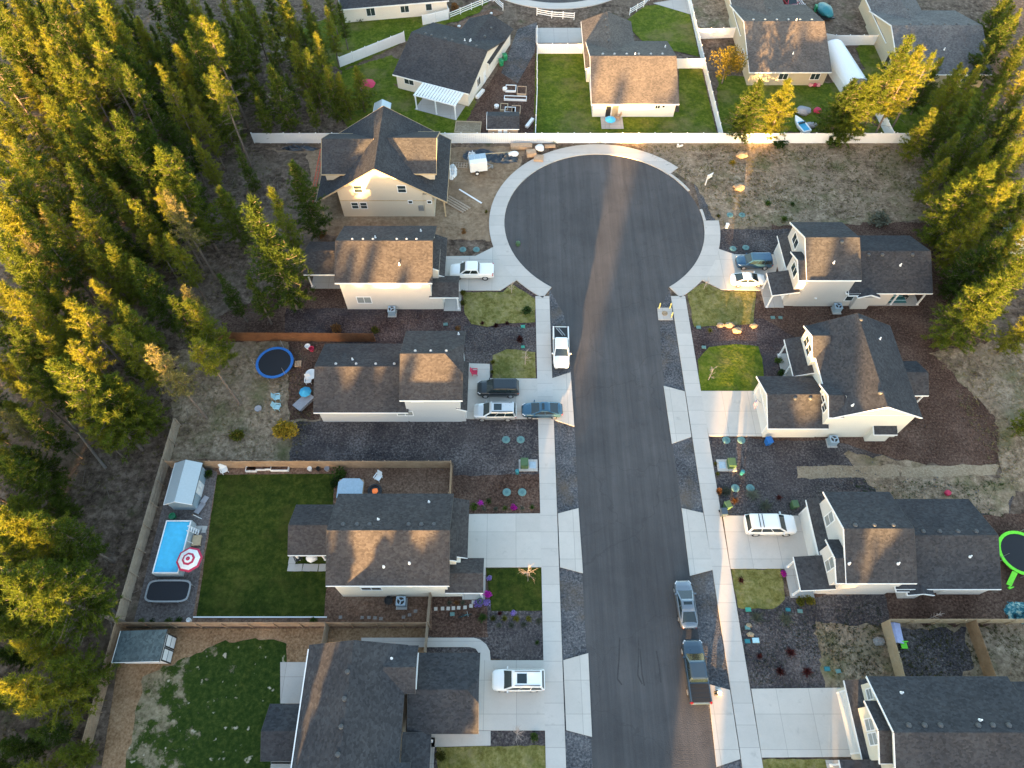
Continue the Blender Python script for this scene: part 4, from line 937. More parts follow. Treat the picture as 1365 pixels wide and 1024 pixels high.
def trampoline(label, x, y, r, pad, pole, z=.85, oval=None, legs=6):
    t = thing('trampoline', label, 'trampoline', (x,y,0)); mb = MB(); n = 32
    P_ = (lambda a,q: ((r+q)*math.cos(a),(r+q)*math.sin(a))) if not oval else (lambda a,q: (math.copysign(abs(math.cos(a))**.4,math.cos(a))*(oval[0]+q), math.copysign(abs(math.sin(a))**.4,math.sin(a))*(oval[1]+q)))
    vs = [];fs=[]
    w_ = .32 if not oval else .16
    for k in range(n):
        a = 2*math.pi*k/n
        for q,zz in ((0,z-.03),(0,z+.05),(-w_,z+.05),(-w_,z-.03)): vs.append((*P_(a,q),zz))
    for k in range(n):
        for j in range(4): fs.append((k*4+j,k*4+(j+1)%4,((k+1)%n)*4+(j+1)%4,((k+1)%n)*4+j))
    mb.add(vs,fs); mb.build('pad', pad, t)
    mb = MB(); mb.add([(*P_(2*math.pi*k/n,-w_+.02),z) for k in range(n)],[tuple(range(n))]); mb.add([(*P_(2*math.pi*k/n,-w_+.02),z-.03) for k in range(n)],[tuple(range(n))[::-1]]); mb.build('mat', M_mat, t)
    for k in range(legs):
        a = 2*math.pi*(k+.3)/legs; p = P_(a,.02)
        mb = MB(); mb.cyl((*p,0),(*p,z),.035,n=6); mb.build('leg', M_grey, t)
    if pole:
        for k in range(pole): a = 2*math.pi*(k+.6)/pole; p = P_(a,.05); mb = MB(); mb.cyl((*p,z),(p[0]*1.01,p[1]*1.01,z+1.5),.025,n=6); mb.build('pole', M_grey, t)
    return t
trampoline('round trampoline with blue pad in the rough yard behind the grey house', *at(366,483,.9), 2.25, M_bluep, 3)
t = trampoline('round trampoline with lime green pad cut off by the right edge', *at(1362,737,.9), 2.35, M_lime, 3)
mb = MB(); mb.beam((-1.4,-1.95,.85),(-2.0,-3.1,.1),.5,.06); mb.build('slide_step', M_lime, t)
trampoline('rounded rectangular black trampoline beside the pool', -34.4, 17.5, 2, M_grey, 0, .75, (2.2,1.12), 8)
# swimming pool
p = (-34.9,21.9); t = thing('swimming_pool','rectangular frame pool with bright blue water beside the striped umbrella','pool',(*p,0))
hx, hy, hz = 1.27, 2.72, 1.25
mb = MB()
for a in ((-hx-.08,-hx,-hy,hy),(hx,hx+.08,-hy,hy),(-hx-.08,hx+.08,-hy-.08,-hy),(-hx-.08,hx+.08,hy,hy+.08)): mb.box(*a,0,hz)
mb.build('pool_wall', M_poolw, t); MB().box(-hx+.003,hx-.003,-hy+.003,hy-.003,.1,hz-.12).build('water', M_water, t)
mb = MB()
for q in (((-hx,-hy),(hx,-hy)),((hx,-hy),(hx,hy)),((hx,hy),(-hx,hy)),((-hx,hy),(-hx,-hy))): mb.cyl((*q[0],hz+.02),(*q[1],hz+.02),.07,n=8)
mb.build('rim', M_white, t)
for k in range(5):
    mb = MB(); y = -hy+.5+k*1.4; mb.beam((hx+.1,y,hz),(hx+.5,y,0),.06,.06); mb.build('brace', M_white, t)
mb = MB()
for y in (1.6,2.1): mb.cyl((hx+.1,y,hz+.25),(hx+.6,y,0),.03,n=6); mb.cyl((hx-.1,y,hz+.25),(hx-.25,y,.2),.03,n=6); mb.cyl((hx+.1,y,hz+.25),(hx-.1,y,hz+.25),.03,n=6)
for k in range(4): z = .25+k*.3; mb.beam((hx+.58-k*.12,1.6,z),(hx+.58-k*.12,2.1,z),.1,.03)
mb.build('ladder', M_white, t)
def umbrella(label, x, y, r, cols, z=2.25, n=8, hub=None, tilt=0):
    t = thing('patio_umbrella', label, 'umbrella', (x,y,0)); t.rotation_euler = (tilt,0,.2)
    mb = MB(); mb.cyl((0,0,0),(0,0,z+.1),.03,n=6); mb.build('pole', M_grey, t)
    mb = MB(); mb.lathe([(.28,0),(.28,.06),(.06,.1)],(0,0,0),12); mb.build('base', M_dark, t)
    k = len(cols); mb = MB()
    for i in range(k):
        r0, r1 = r*i/k, r*(i+1)/k; z0 = z-.42*(r0/r)**1.25; z1 = z-.42*(r1/r)**1.25
        for j in range(n):
            a, b = 2*math.pi*j/n, 2*math.pi*(j+1)/n
            v = [(r0*math.cos(a),r0*math.sin(a),z0),(r1*math.cos(a),r1*math.sin(a),z1),(r1*math.cos(b),r1*math.sin(b),z1),(r0*math.cos(b),r0*math.sin(b),z0)]
            mb.add(v,[(0,1,2,3)],i); mb.add([(q[0],q[1],q[2]-.012) for q in v],[(3,2,1,0)],i)
    mb.build('canopy', cols, t); return t
umbrella('red and white striped umbrella at the corner of the pool', *at(251,745,2.1), 1.32, [M_red,M_cloth,M_red,M_cloth,M_cloth,M_red])
umbrella('crimson umbrella standing on the lawn behind the unfinished house', *at(489,110,2.1), 1.35, [M_red]*2)
umbrella('bright blue umbrella on the ivory house patio', *at(814,157,1.9), .85, [M_skyb]*2, 2.0)
umbrella('small blue umbrella beside the grey covered seat', *at(405.5,520,1.9), .72, [M_skyb]*2, 1.9)
# sheds
def shed(label, x0,x1,y0,y1, ze, zr, axis, wm, rm, side, doorm, rz=0, oh=.2):
    s = House('shed', label, ((x0+x1)/2,(y0+y1)/2,0), wm, rm, 0, True, None, 'shed')
    s.gable(x0-oh,x1+oh,y0-oh,y1+oh,ze,zr,axis,oh,th=.08)
    f = s.on(*side[:2]); u = side[2]
    for k in (-1,1):
        mb = MB(); a, b = (u-side[3],u-.02) if k < 0 else (u+.02,u+side[3]); s.bx(mb,f,a,b,.1,1.95,-.02,.04); d = mb.build('door', doorm, s.root)
        for z0 in (.25,1.1): 
            mb = MB(); s.bx(mb,f,a+.1,b-.1,z0,z0+.7,.0,.06); mb.build('door_panel', M_white, d)
    s.root.rotation_euler = (0,0,rz); s.done(); return s
shed('pale grey metal roofed shed in the corner of the pool yard', -36.35,-33.75,26.3,30.7,2.05,2.9,'y',M_shedgrey,M_metalroof,('E',-33.75,28.4,.7),M_vinyl)
s = House('shed','slate roofed shed with white double doors on the tan bark',(-35,12,0),M_vinyl,S_slate,0,True,None,'shed')
s.wall.add([(x,y,z) for x,zt in ((-37.0,2.05),(-32.75,2.65)) for y in (10.8,13.15) for z in (0,zt)],[(0,1,3,2),(4,6,7,5),(0,4,5,1),(2,3,7,6),(1,5,7,3),(0,2,6,4)])
s.shed(-37.25,-32.5,10.55,13.4,2.15,2.85,2.85,2.15,'roof',.1); f = s.on('E',-32.75)
for u in (11.35,12.6):
    mb = MB(); s.bx(mb,f,u-.6,u+.6,.08,2.1,-.02,.04); d = mb.build('door', M_dark, s.root)
    for z0 in (.2,1.15):
        mb = MB(); s.bx(mb,f,u-.48,u+.48,z0,z0+.82,.0,.06); mb.build('door_panel', M_white, d)
s.done()
shed('tan shed with dark blue roof against the white fence', -3.6,.9,85.6,89.2,2.0,2.8,'x',M_board,S_dark,('S',85.6,-1.4,.8),M_board)
shed('small pale shed hidden behind the unfinished house ridge', -21.0,-18.8,88.5,91.3,2.0,2.7,'y',M_shedgrey,M_metalroof,('S',88.5,-19.9,.5),M_shedgrey)
# arched white storage canopy
t = thing('storage_canopy','arched white storage canopy between the two beige houses','canopy',(53.9,101.5,0),R(8))
rings = []
for y in (-5.2,-2.6,0,2.6,5.2): rings.append([(1.85*math.cos(a),y,1.5+1.35*math.sin(a)) if 0 <= a <= math.pi else (0,y,0) for a in [math.pi*k/10 for k in range(11)]])
mb = MB(); vs = [p for r in rings for p in r]; fs = [(i*11+k,i*11+k+1,(i+1)*11+k+1,(i+1)*11+k) for i in range(4) for k in range(10)]
mb.add(vs,fs); mb.add([(p[0]*.985,p[1],p[2]-.03) for p in vs],[f[::-1] for f in fs]); mb.build('cover', M_white, t, True)
for sx in (-1,1):
    mb = MB(); mb.box(sx*1.85-.02,sx*1.85+.02,-5.2,5.2,.0,1.52); mb.build('side_panel', M_white, t)
mb = MB(); r0 = rings[0]; mb.add([(p[0]*.97,p[1]+.02,p[2]) for p in r0]+[(-1.8,-5.18,0.02),(1.8,-5.18,.02)],[tuple(range(13))]); mb.build('end_panel', M_cov, t)
# utility trailer
p = at(637,218,1.2); t = thing('utility_trailer','white box trailer with blue panelled roof on the construction dirt','trailer',(*p,0),R(10))
mb = MB(); mb.box(-1.25,1.25,-.95,.95,.5,2.1); mb.build('body', M_white, t)
mb = MB()
for k in range(3): mb.box(-1.22+k*.82,-1.22+k*.82+.79,-.1,.92,2.1,2.14)
mb.build('roof_panel', M_hot, t)
for sx in (-.3,):
    for sy in (-1.08,1.08): mb = MB(); mb.cyl((sx,sy-.1,.34),(sx,sy+.1,.34),.34,n=14); w = mb.build('wheel', M_tyre, t); mb = MB(); mb.cyl((sx,sy-.12,.34),(sx,sy+.12,.34),.2,n=10); mb.build('rim', M_white, w)
mb = MB(); mb.beam((1.25,-.6,.5),(2.2,0,.5),.08,.08); mb.beam((1.25,.6,.5),(2.2,0,.5),.08,.08); mb.cyl((2.1,0,0),(2.1,0,.6),.05); mb.cyl((2.1,-.1,.15),(2.1,.1,.15),.16,n=10); mb.build('tow_bar', M_grey, t)
def pile(label, name, cat, items, m, group=None):
    x = sum(i[0] for i in items)/len(items); y = sum(i[1] for i in items)/len(items); mb = MB()
    for (a,b,z,sx,sy,sz,rz) in items: mb.rbox((a,b,z),(sx,sy,sz),rz)
    return simple(name, label, cat, mb, m, group, loc=(x,y))
a = at(612,272); 
for k in range(4): pile(['lowest','second','third','top'][k]+' grey decking board of the stack on the dirt','decking_board','board',[(a[0]-.9+k*.32,a[1]-.5+k*.22,.1+.04*k,4.0,.26,.06,R(-38))],M_fenceG,'decking boards on the dirt')
b = at(627,262); pile('pair of long white boards lying beside the grey decking','trim_board','board',[(b[0],b[1],.06,4.3,.22,.06,R(-40))],M_vinyl)
def tarp(label, x, y, rx, ry, h, m, seed, rz=0):
    mb = MB(); n = 22; vs = []
    for i in range(n+1):
        for j in range(n+1):
            u, v = i/n*2-1, j/n*2-1; e = max(0,1-(u*u+v*v)**1.6)
            z = h*e*(.3+1.5*abs(noise.noise(V((u*2.6+seed,v*2.6,seed)))))+.05+.22*noise.noise(V((u*6,v*6,seed)))*e
            k = 1+.12*noise.noise(V((u*2,v*2,seed+4)))
            vs.append((x+rx*u*k*math.cos(rz)-ry*v*k*math.sin(rz), y+rx*u*k*math.sin(rz)+ry*v*k*math.cos(rz), z))
    mb.add(vs,[(i*(n+1)+j,(i+1)*(n+1)+j,(i+1)*(n+1)+j+1,i*(n+1)+j+1) for i in range(n) for j in range(n) if ((i+.5)/n*2-1)**2+((j+.5)/n*2-1)**2 < 1.02+.45*noise.noise(V((i*.35,j*.35,seed)))])
    return simple('tarp', label, 'tarp', mb, m, loc=(x,y), smooth=True)
tarp('crumpled black plastic sheeting behind the white box trailer', *at(640,208), 2.6, 1.3, .7, M_tarp, 1)
tarp('black plastic sheeting bundled beside the cardboard boxes', *at(672,213), 2.1, .9, .8, M_tarp, 5)
tarp('white wrapped bundle lying on black sheeting', *at(629,206,.6), .75, .9, 1.0, M_cloth, 9)
tarp('long black silt barrier beneath the white fence by the forest', *at(400,199), 2.6, .5, .7, M_tarp, 14)
tarp('white sheet draped beside the right porch of the unfinished house', *at(602,230), .8, 1.6, .7, M_cloth, 19)
for k,(px,py,sx,sy,sz,rz,lab) in enumerate([(695,198,3.2,.9,.5,.02,'long flat cardboard stack against the white fence'),(708,208,1.4,1.0,.7,.15,'square cardboard box between trailer rubble and pavement'),(718,213,1.4,1.2,.3,-.1,'flattened cardboard sheet overlapping the pavement edge'),(733,197,1.6,.5,.25,.08,'narrow cardboard strip near the tuft by the fence')]):
    x,y = at(px,py); mb = MB(); mb.rbox((x,y,sz/2+.15),(sx,sy,sz),rz); mb.rbox((x,y,sz+.165),(sx*1.02,sy*.3,.03),rz); mb.rbox((x-sx*.2,y-sy*.1,sz+.2),(sx*.5,sy*.6,.06),rz+.2); simple('cardboard_box',lab,'box',mb,M_board,'building material by the fence',loc=(x,y))
mb = MB(); x,y = at(720,199,.5); mb.blob((x,y,.75),(.75,.6,.4),2,.2); simple('foam_bundle','white wrapped bundle on top of the cardboard','bundle',mb,M_cloth,loc=(x,y),smooth=True)
mb = MB(); x,y = at(684,206,.5); mb.blob((x,y,.6),(.8,.5,.4),2,.3,2.2); simple('debris_bag','pale bag of debris between black sheeting and cardboard','bag',mb,M_cloth,loc=(x,y))
mb = MB(); x,y = at(663,205,.8); mb.beam((x-2,y-.1,.85),(x+1.9,y+.35,.8),.12,.08); simple('lumber_plank','long tan plank lying across the black sheeting','plank',mb,M_lumber,loc=(x,y))
t = thing('wooden_pallet','wooden pallet beside the trailer and the unfinished house','pallet',(*at(613,221),0),R(-3))
for k in range(6): MB().box(-1.05+k*.4,-.9+k*.4,-.55,.55,.12,.16).build('slat', M_fenceG, t)
for y in (-.5,0,.5): MB().box(-1.1,1.15,y-.05,y+.05,.0,.12).build('runner', M_fenceG, t)
# ladder leaning on the unfinished house
p0 = V((*at(413,281),0)); p1 = V((-26.9,78.5,4.2)); t = thing('ladder','long red ladder leaning along the eave of the unfinished house','ladder',(p0.x,p0.y,0),0,None,True)
sd = V((.22,.0,0))
for q in (-1,1): mb = MB(); mb.beam(p0+sd*q,p1+sd*q,.07,.11); mb.build('side_rail', M_orange, t)
for k in range(24): c = p0+(p1-p0)*((k+.5)/24); mb = MB(); mb.cyl(c-sd,c+sd,.022,n=6); mb.build('rung', M_orange, t)
# sign in the vacant lot
x,y = at(940,247); t = thing('lot_sign','white swinging post sign in the dry vacant lot','sign',(x,y,0),R(35)); MB().box(-.06,.06,-.06,.06,0,1.9).build('post', M_vinyl, t); MB().box(-.1,1.0,-.05,.05,1.7,1.82).build('arm', M_vinyl, t); MB().box(.2,.95,-.02,.02,1.05,1.66).build('board', M_white, t)
x,y = at(903,196); mb = MB(); mb.lathe([(.12,0),(.16,.5),(.14,.52)],(x,y,.0),10); mb.rbox((x+.5,y+.1,.12),(.7,.18,.2),.4); simple('white_pipe','bent white pipe end beside the white fence','pipe',mb,M_white,loc=(x,y))
x,y = at(968,304); mb = MB(); mb.box(x-.18,x+.18,y-.14,y+.14,0,.75); mb.box(x-.21,x+.21,y-.17,y+.17,.75,.82); simple('utility_pedestal','cream utility pedestal at the corner of the dark gravel','pedestal',mb,M_white,loc=(x,y))
# barricade posts on the pad
for px,py,lab in ((878.5,411,'yellow bollard at the upper left corner of the square pad'),(893,411,'yellow bollard at the upper right corner of the square pad'),(894.8,423,'yellow bollard on the right side of the square pad')):
    x,y = at(px,py,.12); mb = MB(); mb.cyl((x,y,.1),(x,y,1.1),.085,n=10); mb.lathe([(.085,0),(.06,.05),(0,.07)],(x,y,1.1),10); simple('bollard',lab,'bollard',mb,M_yel,'yellow bollards on the concrete pad',loc=(x,y))
x,y = at(886,418,.1); mb = MB(); mb.lathe([(.38,.12),(.38,.16),(.1,.18)],(x,y,0),16); simple('manhole_cover','rusty round cover in the middle of the square pad','manhole cover',mb,M_rock,loc=(x,y))
# transformers on pads with a meter lid
def transformer(label, px, py, flip):
    x,y = at(px,py); t = thing('transformer',label,'transformer',(x,y,0)); s = -1 if flip else 1
    MB().box(-1.05,1.05,-.7,.7,0,.16).build('pad', C_slab, t)
    mb = MB(); mb.box(-.85*s if s>0 else .05,-.0 if s>0 else .85,-.45,.55,.16,.95); mb.build('cabinet', M_util, t)
    mb = MB(); a = (.12,.85) if s > 0 else (-.85,-.12); mb.box(*a,-.4,.4,.16,.2); mb.build('vault_lid', M_hot, t)
    mb = MB(); cx = -.42*s; mb.box(cx-.38,cx+.38,-.4,.5,.95,1.0); mb.build('lid', M_util, t)
transformer('green transformer on a white pad in the mulch bed left of the road',704,621,False)
transformer('green transformer on a white pad in the gravel bed right of the road',968,621,True)
for px,py,lab in ((689.5,631,'short teal pedestal below the left transformer'),(988,632,'short teal pedestal below the right transformer')):
    x,y = at(px,py); mb = MB(); mb.lathe([(.2,0),(.2,.6),(.24,.62),(.24,.72),(.1,.8)],(x,y,0),10); simple('utility_pedestal',lab,'pedestal',mb,M_teal,'teal pedestals',loc=(x,y))
# round valve lids
LIDS = [(674.5,586.5,'left of the pair above the left transformer'),(694,586.5,'right of the pair above the left transformer'),(675.5,656.5,'left of the pair above the flower bed'),(696,656.5,'right of the pair above the flower bed'),
 (968,587,'left of the pair below the garage with the flag'),(988,587,'right of the pair below the garage with the flag'),(980,651,'left of the pair below the right transformer'),(1000,651,'right of the pair below the right transformer'),
 (977,332,'left of the pair above the dark blue suv'),(994,330.5,'right of the pair above the dark blue suv'),(973,287,'left of the pair in the dry vacant lot'),(989,287,'right of the pair in the dry vacant lot'),(617,333,'left of the pair above the pickup driveway'),(635,333,'right of the pair above the pickup driveway')]
proto = None
for px,py,lab in LIDS:
    x,y = at(px,py)
    if proto is None:
        proto = thing('access_cover','pale green round valve lid, '+lab,'access cover',(x,y,.03),0,'round valve lids set in the gravel')
        mb = MB(); mb.lathe([(.46,-.03),(.46,.05),(.40,.08),(.28,.1),(.27,.085)],(0,0,0),20); mb.build('ring', M_lid, proto)
        mb = MB(); mb.lathe([(.2,.08),(.19,.115),(.05,.12)],(0,0,0),14); mb.build('cap', M_lidc, proto)
    else: copy_tree(proto,(x,y,.03),rnd.uniform(0,3),'pale green round valve lid, '+lab)
BOX = [(697,436,'on the gravel below the pickup lawn'),(697,463,'beside the pale sapling on the small lawn'),(931,437,'on the gravel below the sunlit lawn'),(938,463.5,'nearest the rounded green lawn'),(997,813,'bright one below the right hand dry lawn'),(1050,813,'below the greige house entry slab'),(1066,815,'right of the entry slab below two shrubs'),(996,837,'palest one by the pavement'),(1007,854,'largest one by the pavement'),(996,855,'dark one touching the pavement'),(1102,892,'left of two near the bottom right driveway'),(1117,895,'right of two near the bottom right driveway'),(594,433,'left of the lawn below the pickup house'),(1030,424,'left of two below the greige house slab'),(1040,424,'right of two below the greige house slab'),(603,819,'near the stepping stones')]
for i,(px,py,lab) in enumerate(BOX):
    x,y = at(px,py); mb = MB(); s = (.3 if i in (4,8) else .25)*rnd.uniform(.9,1.1); mb.rbox((x,y,.08),(s*2,s*1.5,.14),rnd.uniform(-.1,.1)); mb.rbox((x,y,.16),(s*1.7,s*1.2,.03),0)
    simple('junction_box','green valve box lid, '+lab,'valve box',mb,[M_jade,M_jade,M_lid,M_lid,M_jade,M_teal,M_lid,M_lid,M_lblue,M_teal,M_teal,M_lid,M_lid,M_lid,M_lid,M_lid][i],'green valve box lids in the beds',loc=(x,y))
# air conditioners
def aircon(label, px, py, up=True):
    x,y = at(px,py,.5); t = thing('air_conditioner',label,'air conditioner',(x,y,0),0,'air conditioner units beside the houses')
    MB().box(-.55,.55,-.62,.5,0,.12).build('pad', C_slab, t)
    mb = MB(); mb.box(-.45,.45,-.4,.45,.12,.92); mb.build('cabinet', M_shedgrey, t)
    mb = MB(); mb.box(-.47,.47,-.42,.47,.92,.99); mb.build('top_frame', M_hot, t)
    mb = MB(); mb.lathe([(.36,.99),(.36,1.0)],(0,.02,0),20); mb.build('fan_opening', M_dark, t)
    mb = MB()
    for k in range(3): a = 2*math.pi*k/3+.3; mb.rbox((.18*math.cos(a),.02+.18*math.sin(a),1.012),(.34,.13,.012),a)
    mb.build('fan_blade', M_hot, t)
aircon('pale air conditioner beside the pinkish cream wall',522.5,415); aircon('pale air conditioner beside the round black pot at the cream wall',535,803)
aircon('pale air conditioner below the greige wall',1116,411); aircon('pale air conditioner below the warm white wall',1110,588)
# furniture, tubs, planters
def chair(label, px, py, rz, m, z0=.05, group='garden chairs'):
    x,y = at(px,py,.4); t = thing('garden_chair',label,'chair',(x,y,z0),rz,group)
    MB().box(-.3,.3,-.3,.3,.36,.42).build('seat', m, t)
    mb = MB(); mb.rbox((0,.4,.75),(.6,.05,.8),0,0,-.35); mb.build('backrest', m, t)
    for sx in (-1,1):
        mb = MB(); mb.box(sx*.36-.05,sx*.36+.05,-.32,.38,.6,.64); mb.build('armrest', m, t)
        for y_ in (-.27,.3): MB().box(sx*.3-.03,sx*.3+.03,y_-.03,y_+.03,0,.6).build('leg', m, t)
chair('light blue garden chair nearer the trampoline',370,530,R(100),M_lblue); chair('light blue garden chair nearer the yellow bush',370,543,R(80),M_lblue)
chair('white garden chair beside the fire pit',504,637,R(-30),M_white); chair('white garden chair at the round table behind the grey house',411,508,R(10),M_white); chair('red garden chair on the front slab of the grey house',633,497,R(90),M_red,.12)
chair('brown garden chair on the ivory house patio',823,157,R(-90),M_board,.12); chair('white garden chair in the pool yard corner',299,627,R(30),M_white)
x,y = at(415,499,.7); t = thing('round_table','white round table at the edge of the grey roof','table',(x,y,.03)); mb = MB(); mb.lathe([(.72,.68),(.72,.73)],(0,0,0),24); mb.build('tabletop', M_white, t)
for k in range(4): a = k*math.pi/2+.7; mb = MB(); mb.cyl((.5*math.cos(a),.5*math.sin(a),0),(.4*math.cos(a),.4*math.sin(a),.69),.03,n=6); mb.build('leg', M_white, t)
x,y = at(405,536,.9); t = thing('garden_swing','grey covered seat swing standing askew on the brown mulch','garden swing',(x,y,.03),R(52)); mb = MB(); mb.box(-1.15,1.15,-.6,.6,.95,1.1); mb.build('cover', M_cov, t); MB().box(-.95,.95,-.4,.4,.35,.5).build('seat', M_cov, t)
for sx in (-1,1):
    for sy in (-1,1): mb = MB(); mb.beam((sx*1.0,sy*.5,0),(sx*1.05,sy*.5,.96),.06,.06); mb.build('leg', M_dark, t)
for px,py,m,lab in ((411,464,M_white,'white bucket beside the red bucket'),(416,467,M_red,'red bucket beside the white bucket')):
    x,y = at(px,py); mb = MB(); mb.lathe([(.26,0),(.33,.42),(.35,.44),(.28,.42),(.25,.1)],(x,y,.03),14); simple('bucket',lab+' on the mulch','bucket',mb,m,loc=(x,y))
x,y = at(398,486); t = thing('crate','small wooden crate right of the blue trampoline','crate',(x,y,.03),.1)
for k in range(4): MB().box(-.4+k*.21,-.24+k*.21,-.4,.4,.18,.22).build('slat', M_board, t)
MB().box(-.4,.4,-.38,-.32,0,.18).build('runner', M_board, t); MB().box(-.4,.4,.32,.38,0,.18).build('runner', M_board, t)
x,y = at(345,546); mb = MB(); mb.lathe([(.35,0),(.4,.25),(.42,.27),(.3,.25)],(x,y,.02),12); simple('tub','small grey blue tub in the rough grass','tub',mb,M_cov,loc=(x,y))
x,y = at(468,651,.5); t = thing('hot_tub','pale blue covered hot tub behind the cream house','hot tub',(x,y,0)); rr=[(1.25,0),(1.25,.8)]; mb = MB(); mb.box(-1.3,1.3,-1.2,.9,0,.8); mb.build('tub_wall', M_board, t); mb = MB(); mb.prism([(-1.36,-1.25),(1.36,-1.25),(1.36,.55),(.9,.98),(-.9,.98),(-1.36,.55)],.8,.93); mb.build('cover', M_hot, t)
x,y = at(499.5,654,.4); t = thing('fire_pit','round dark fire pit with glowing coals beside the hot tub','fire pit',(x,y,0)); mb = MB(); mb.lathe([(.75,0),(.78,.42),(.6,.46),(.55,.3),(.1,.26)],(0,0,0),18); mb.build('bowl', M_dark, t)
m_, nt_, b_ = newmat('glowing_coals'); b_.inputs['Base Color'].default_value=(.5,.12,.03,1); b_.inputs['Emission Color'].default_value=(1,.25,.06,1); b_.inputs['Emission Strength'].default_value=.06
mb = MB(); mb.blob((0,0,.3),(.3,.3,.14),2,.3,3); mb.build('coals', m_, t)
for k,(px,py,w,lab) in enumerate([(343,625,2.0,'narrow white planter left of the long dark planter'),(357,624.5,1.0,'short pale planter on the fence bed'),(374,626,2.0,'long white planter with dark soil'),(336,627,1.2,'leftmost white planter by the shed')]):
    x,y = at(px,py); t = thing('planter_box',lab,'planter',(x,y,0),0,'planters along the pool yard fence'); MB().box(-w/2,w/2,-.28,.28,0,.4).build('box', M_white, t); MB().box(-w/2+.08,w/2-.08,-.2,.2,.4,.41).build('soil', G_mulch, t)
for px,py,lab,m,r in ((414,627,'white pot right of the long planter',M_white,.25),(425,627,'dark pot near the lawn corner',M_dark,.22),(437,627,'grey pot at the lawn corner',M_cov,.28),(232,690,'dark pot between shed and pool',M_green,.35),(254,828,'white pot at the lower corner of the pool yard',M_white,.22),(519,802,'round black pot left of the air conditioner',M_dark,.42),(640,803,'dark pot below the porch roof',M_util,.3),(1070,768,'pot on the greige entry slab',M_shedgrey,.3)):
    x,y = at(px,py); mb = MB(); mb.lathe([(r*.75,0),(r,.45),(r*1.05,.5),(r*.85,.5),(r*.8,.35)],(x,y,.05),14); simple('plant_pot',lab,'pot',mb,m,loc=(x,y))
x,y = at(456,675) ; 
x,y = at(270,676); t = thing('sun_lounger','grey reclined lounger between shed and lawn','lounger',(x,y,0),R(65)); MB().box(-.9,.4,-.3,.3,.3,.36).build('seat', M_cov, t); mb = MB(); mb.rbox((.7,0,.55),(.8,.6,.05),0); mb.build('backrest', M_cov, t)
for q in ((-.8,-.25),(-.8,.25),(.35,-.25),(.35,.25)): MB().box(q[0]-.03,q[0]+.03,q[1]-.03,q[1]+.03,0,.3).build('leg', M_dark, t)
x,y = at(264,722); t = thing('pool_bench','small wooden bench between pool and lawn','bench',(x,y,0),.05); MB().box(-.45,.45,-.55,.55,.35,.42).build('seat', M_lumber, t)
for q in ((-.35,-.45),(.35,-.45),(-.35,.45),(.35,.45)): MB().box(q[0]-.05,q[0]+.05,q[1]-.05,q[1]+.05,0,.35).build('leg', M_lumber, t)
def stones(pts, s, group, labs, m=C_slab):
    for (px,py),lab in zip(pts,labs):
        x,y = at(px,py); mb = MB(); mb.rbox((x,y,.05),(s[0]*rnd.uniform(.95,1.05),s[1],.1),rnd.uniform(-.06,.06)); simple('stepping_stone',lab,'stepping stone',mb,m,group,loc=(x,y))
O = ['first','second','third','fourth','fifth','sixth','seventh','eighth','ninth']
stones([(259.5,706),(266,706),(272,706)],(.55,.75),'pavers beside the pool',[O[k]+' paver from the pool toward the lawn' for k in range(3)])
stones([(581,812),(590,811.5),(597.5,811.5),(604.5,811),(611.5,810.5),(620,810),(628,808),(631,803)],(.34,.34),'stones beside the narrow grey fence',[O[k]+' white stepping stone counted from the narrow grey fence' for k in range(8)],C_drive)
stones([(454,823),(483,823.5),(492,823.5),(500,824),(508,825),(538,823),(546,820),(554,815)],(.34,.3),'stones crossing the chip ground',[O[k]+' pale stepping stone on the chip ground, counted from the lawn' for k in range(8)],M_rockg)
stones([(389,757),(398.5,757),(409,757),(419,757),(430,757),(390,747)],(.75,.75),'pavers in front of the rear porch',[O[k]+' square paver along the rear porch lawn edge' for k in range(5)]+['single square paver nearest the rear porch corner'])
# raised beds in the gravel yard at the top
for px,py,w,d,lab,m in ((681,118,1.7,1.5,'raised bed with dark soil, upper left of the gravel yard',M_vinyl),(695.5,121,1.5,2.0,'brown framed raised bed in the gravel yard',M_board),(687,131,3.6,.9,'long white raised bed in the gravel yard',M_vinyl),(688,146,1.4,1.7,'brown framed raised bed nearest the tan shed',M_board),(672,143,1.2,1.6,'yellow planter left of the tan shed',M_lumber),(680,147,1.7,1.3,'white raised bed above the tan shed',M_vinyl),(624,170,4.0,2.6,'yellow sand box against the white fence',M_lumber)):
    x,y = at(px,py,.3); t = thing('raised_bed',lab,'raised bed',(x,y,0),R(-3),'raised beds in the gravel yard'); mb = MB(); mb.box(-w/2,w/2,-d/2,-d/2+.1,0,.45); mb.box(-w/2,w/2,d/2-.1,d/2,0,.45); mb.box(-w/2,-w/2+.1,-d/2+.1,d/2-.1,0,.45); mb.box(w/2-.1,w/2,-d/2+.1,d/2-.1,0,.45); mb.build('frame', m, t); MB().box(-w/2+.1,w/2-.1,-d/2+.1,d/2-.1,0,.36).build('soil', G_sand if w>3.8 else G_mulch, t)
for px,py,lab in ((673,121,'small white drum beside the raised beds'),(662,144,'white drum left of the raised beds'),(640,127,'white trough against the angled house wall'),(706,166,'pale board leaning by the left lawn fence')):
    x,y = at(px,py); mb = MB(); mb.lathe([(.35,0),(.38,.5),(.3,.55),(.28,.4)],(x,y,0),12) if 'drum' in lab else mb.rbox((x,y,.25),(.5,2.2,.4),R(-28)); simple('storage_drum' if 'drum' in lab else ('trough' if 'trough' in lab else 'board'),lab,'drum' if 'drum' in lab else ('trough' if 'trough' in lab else 'board'),mb,M_white,loc=(x,y))
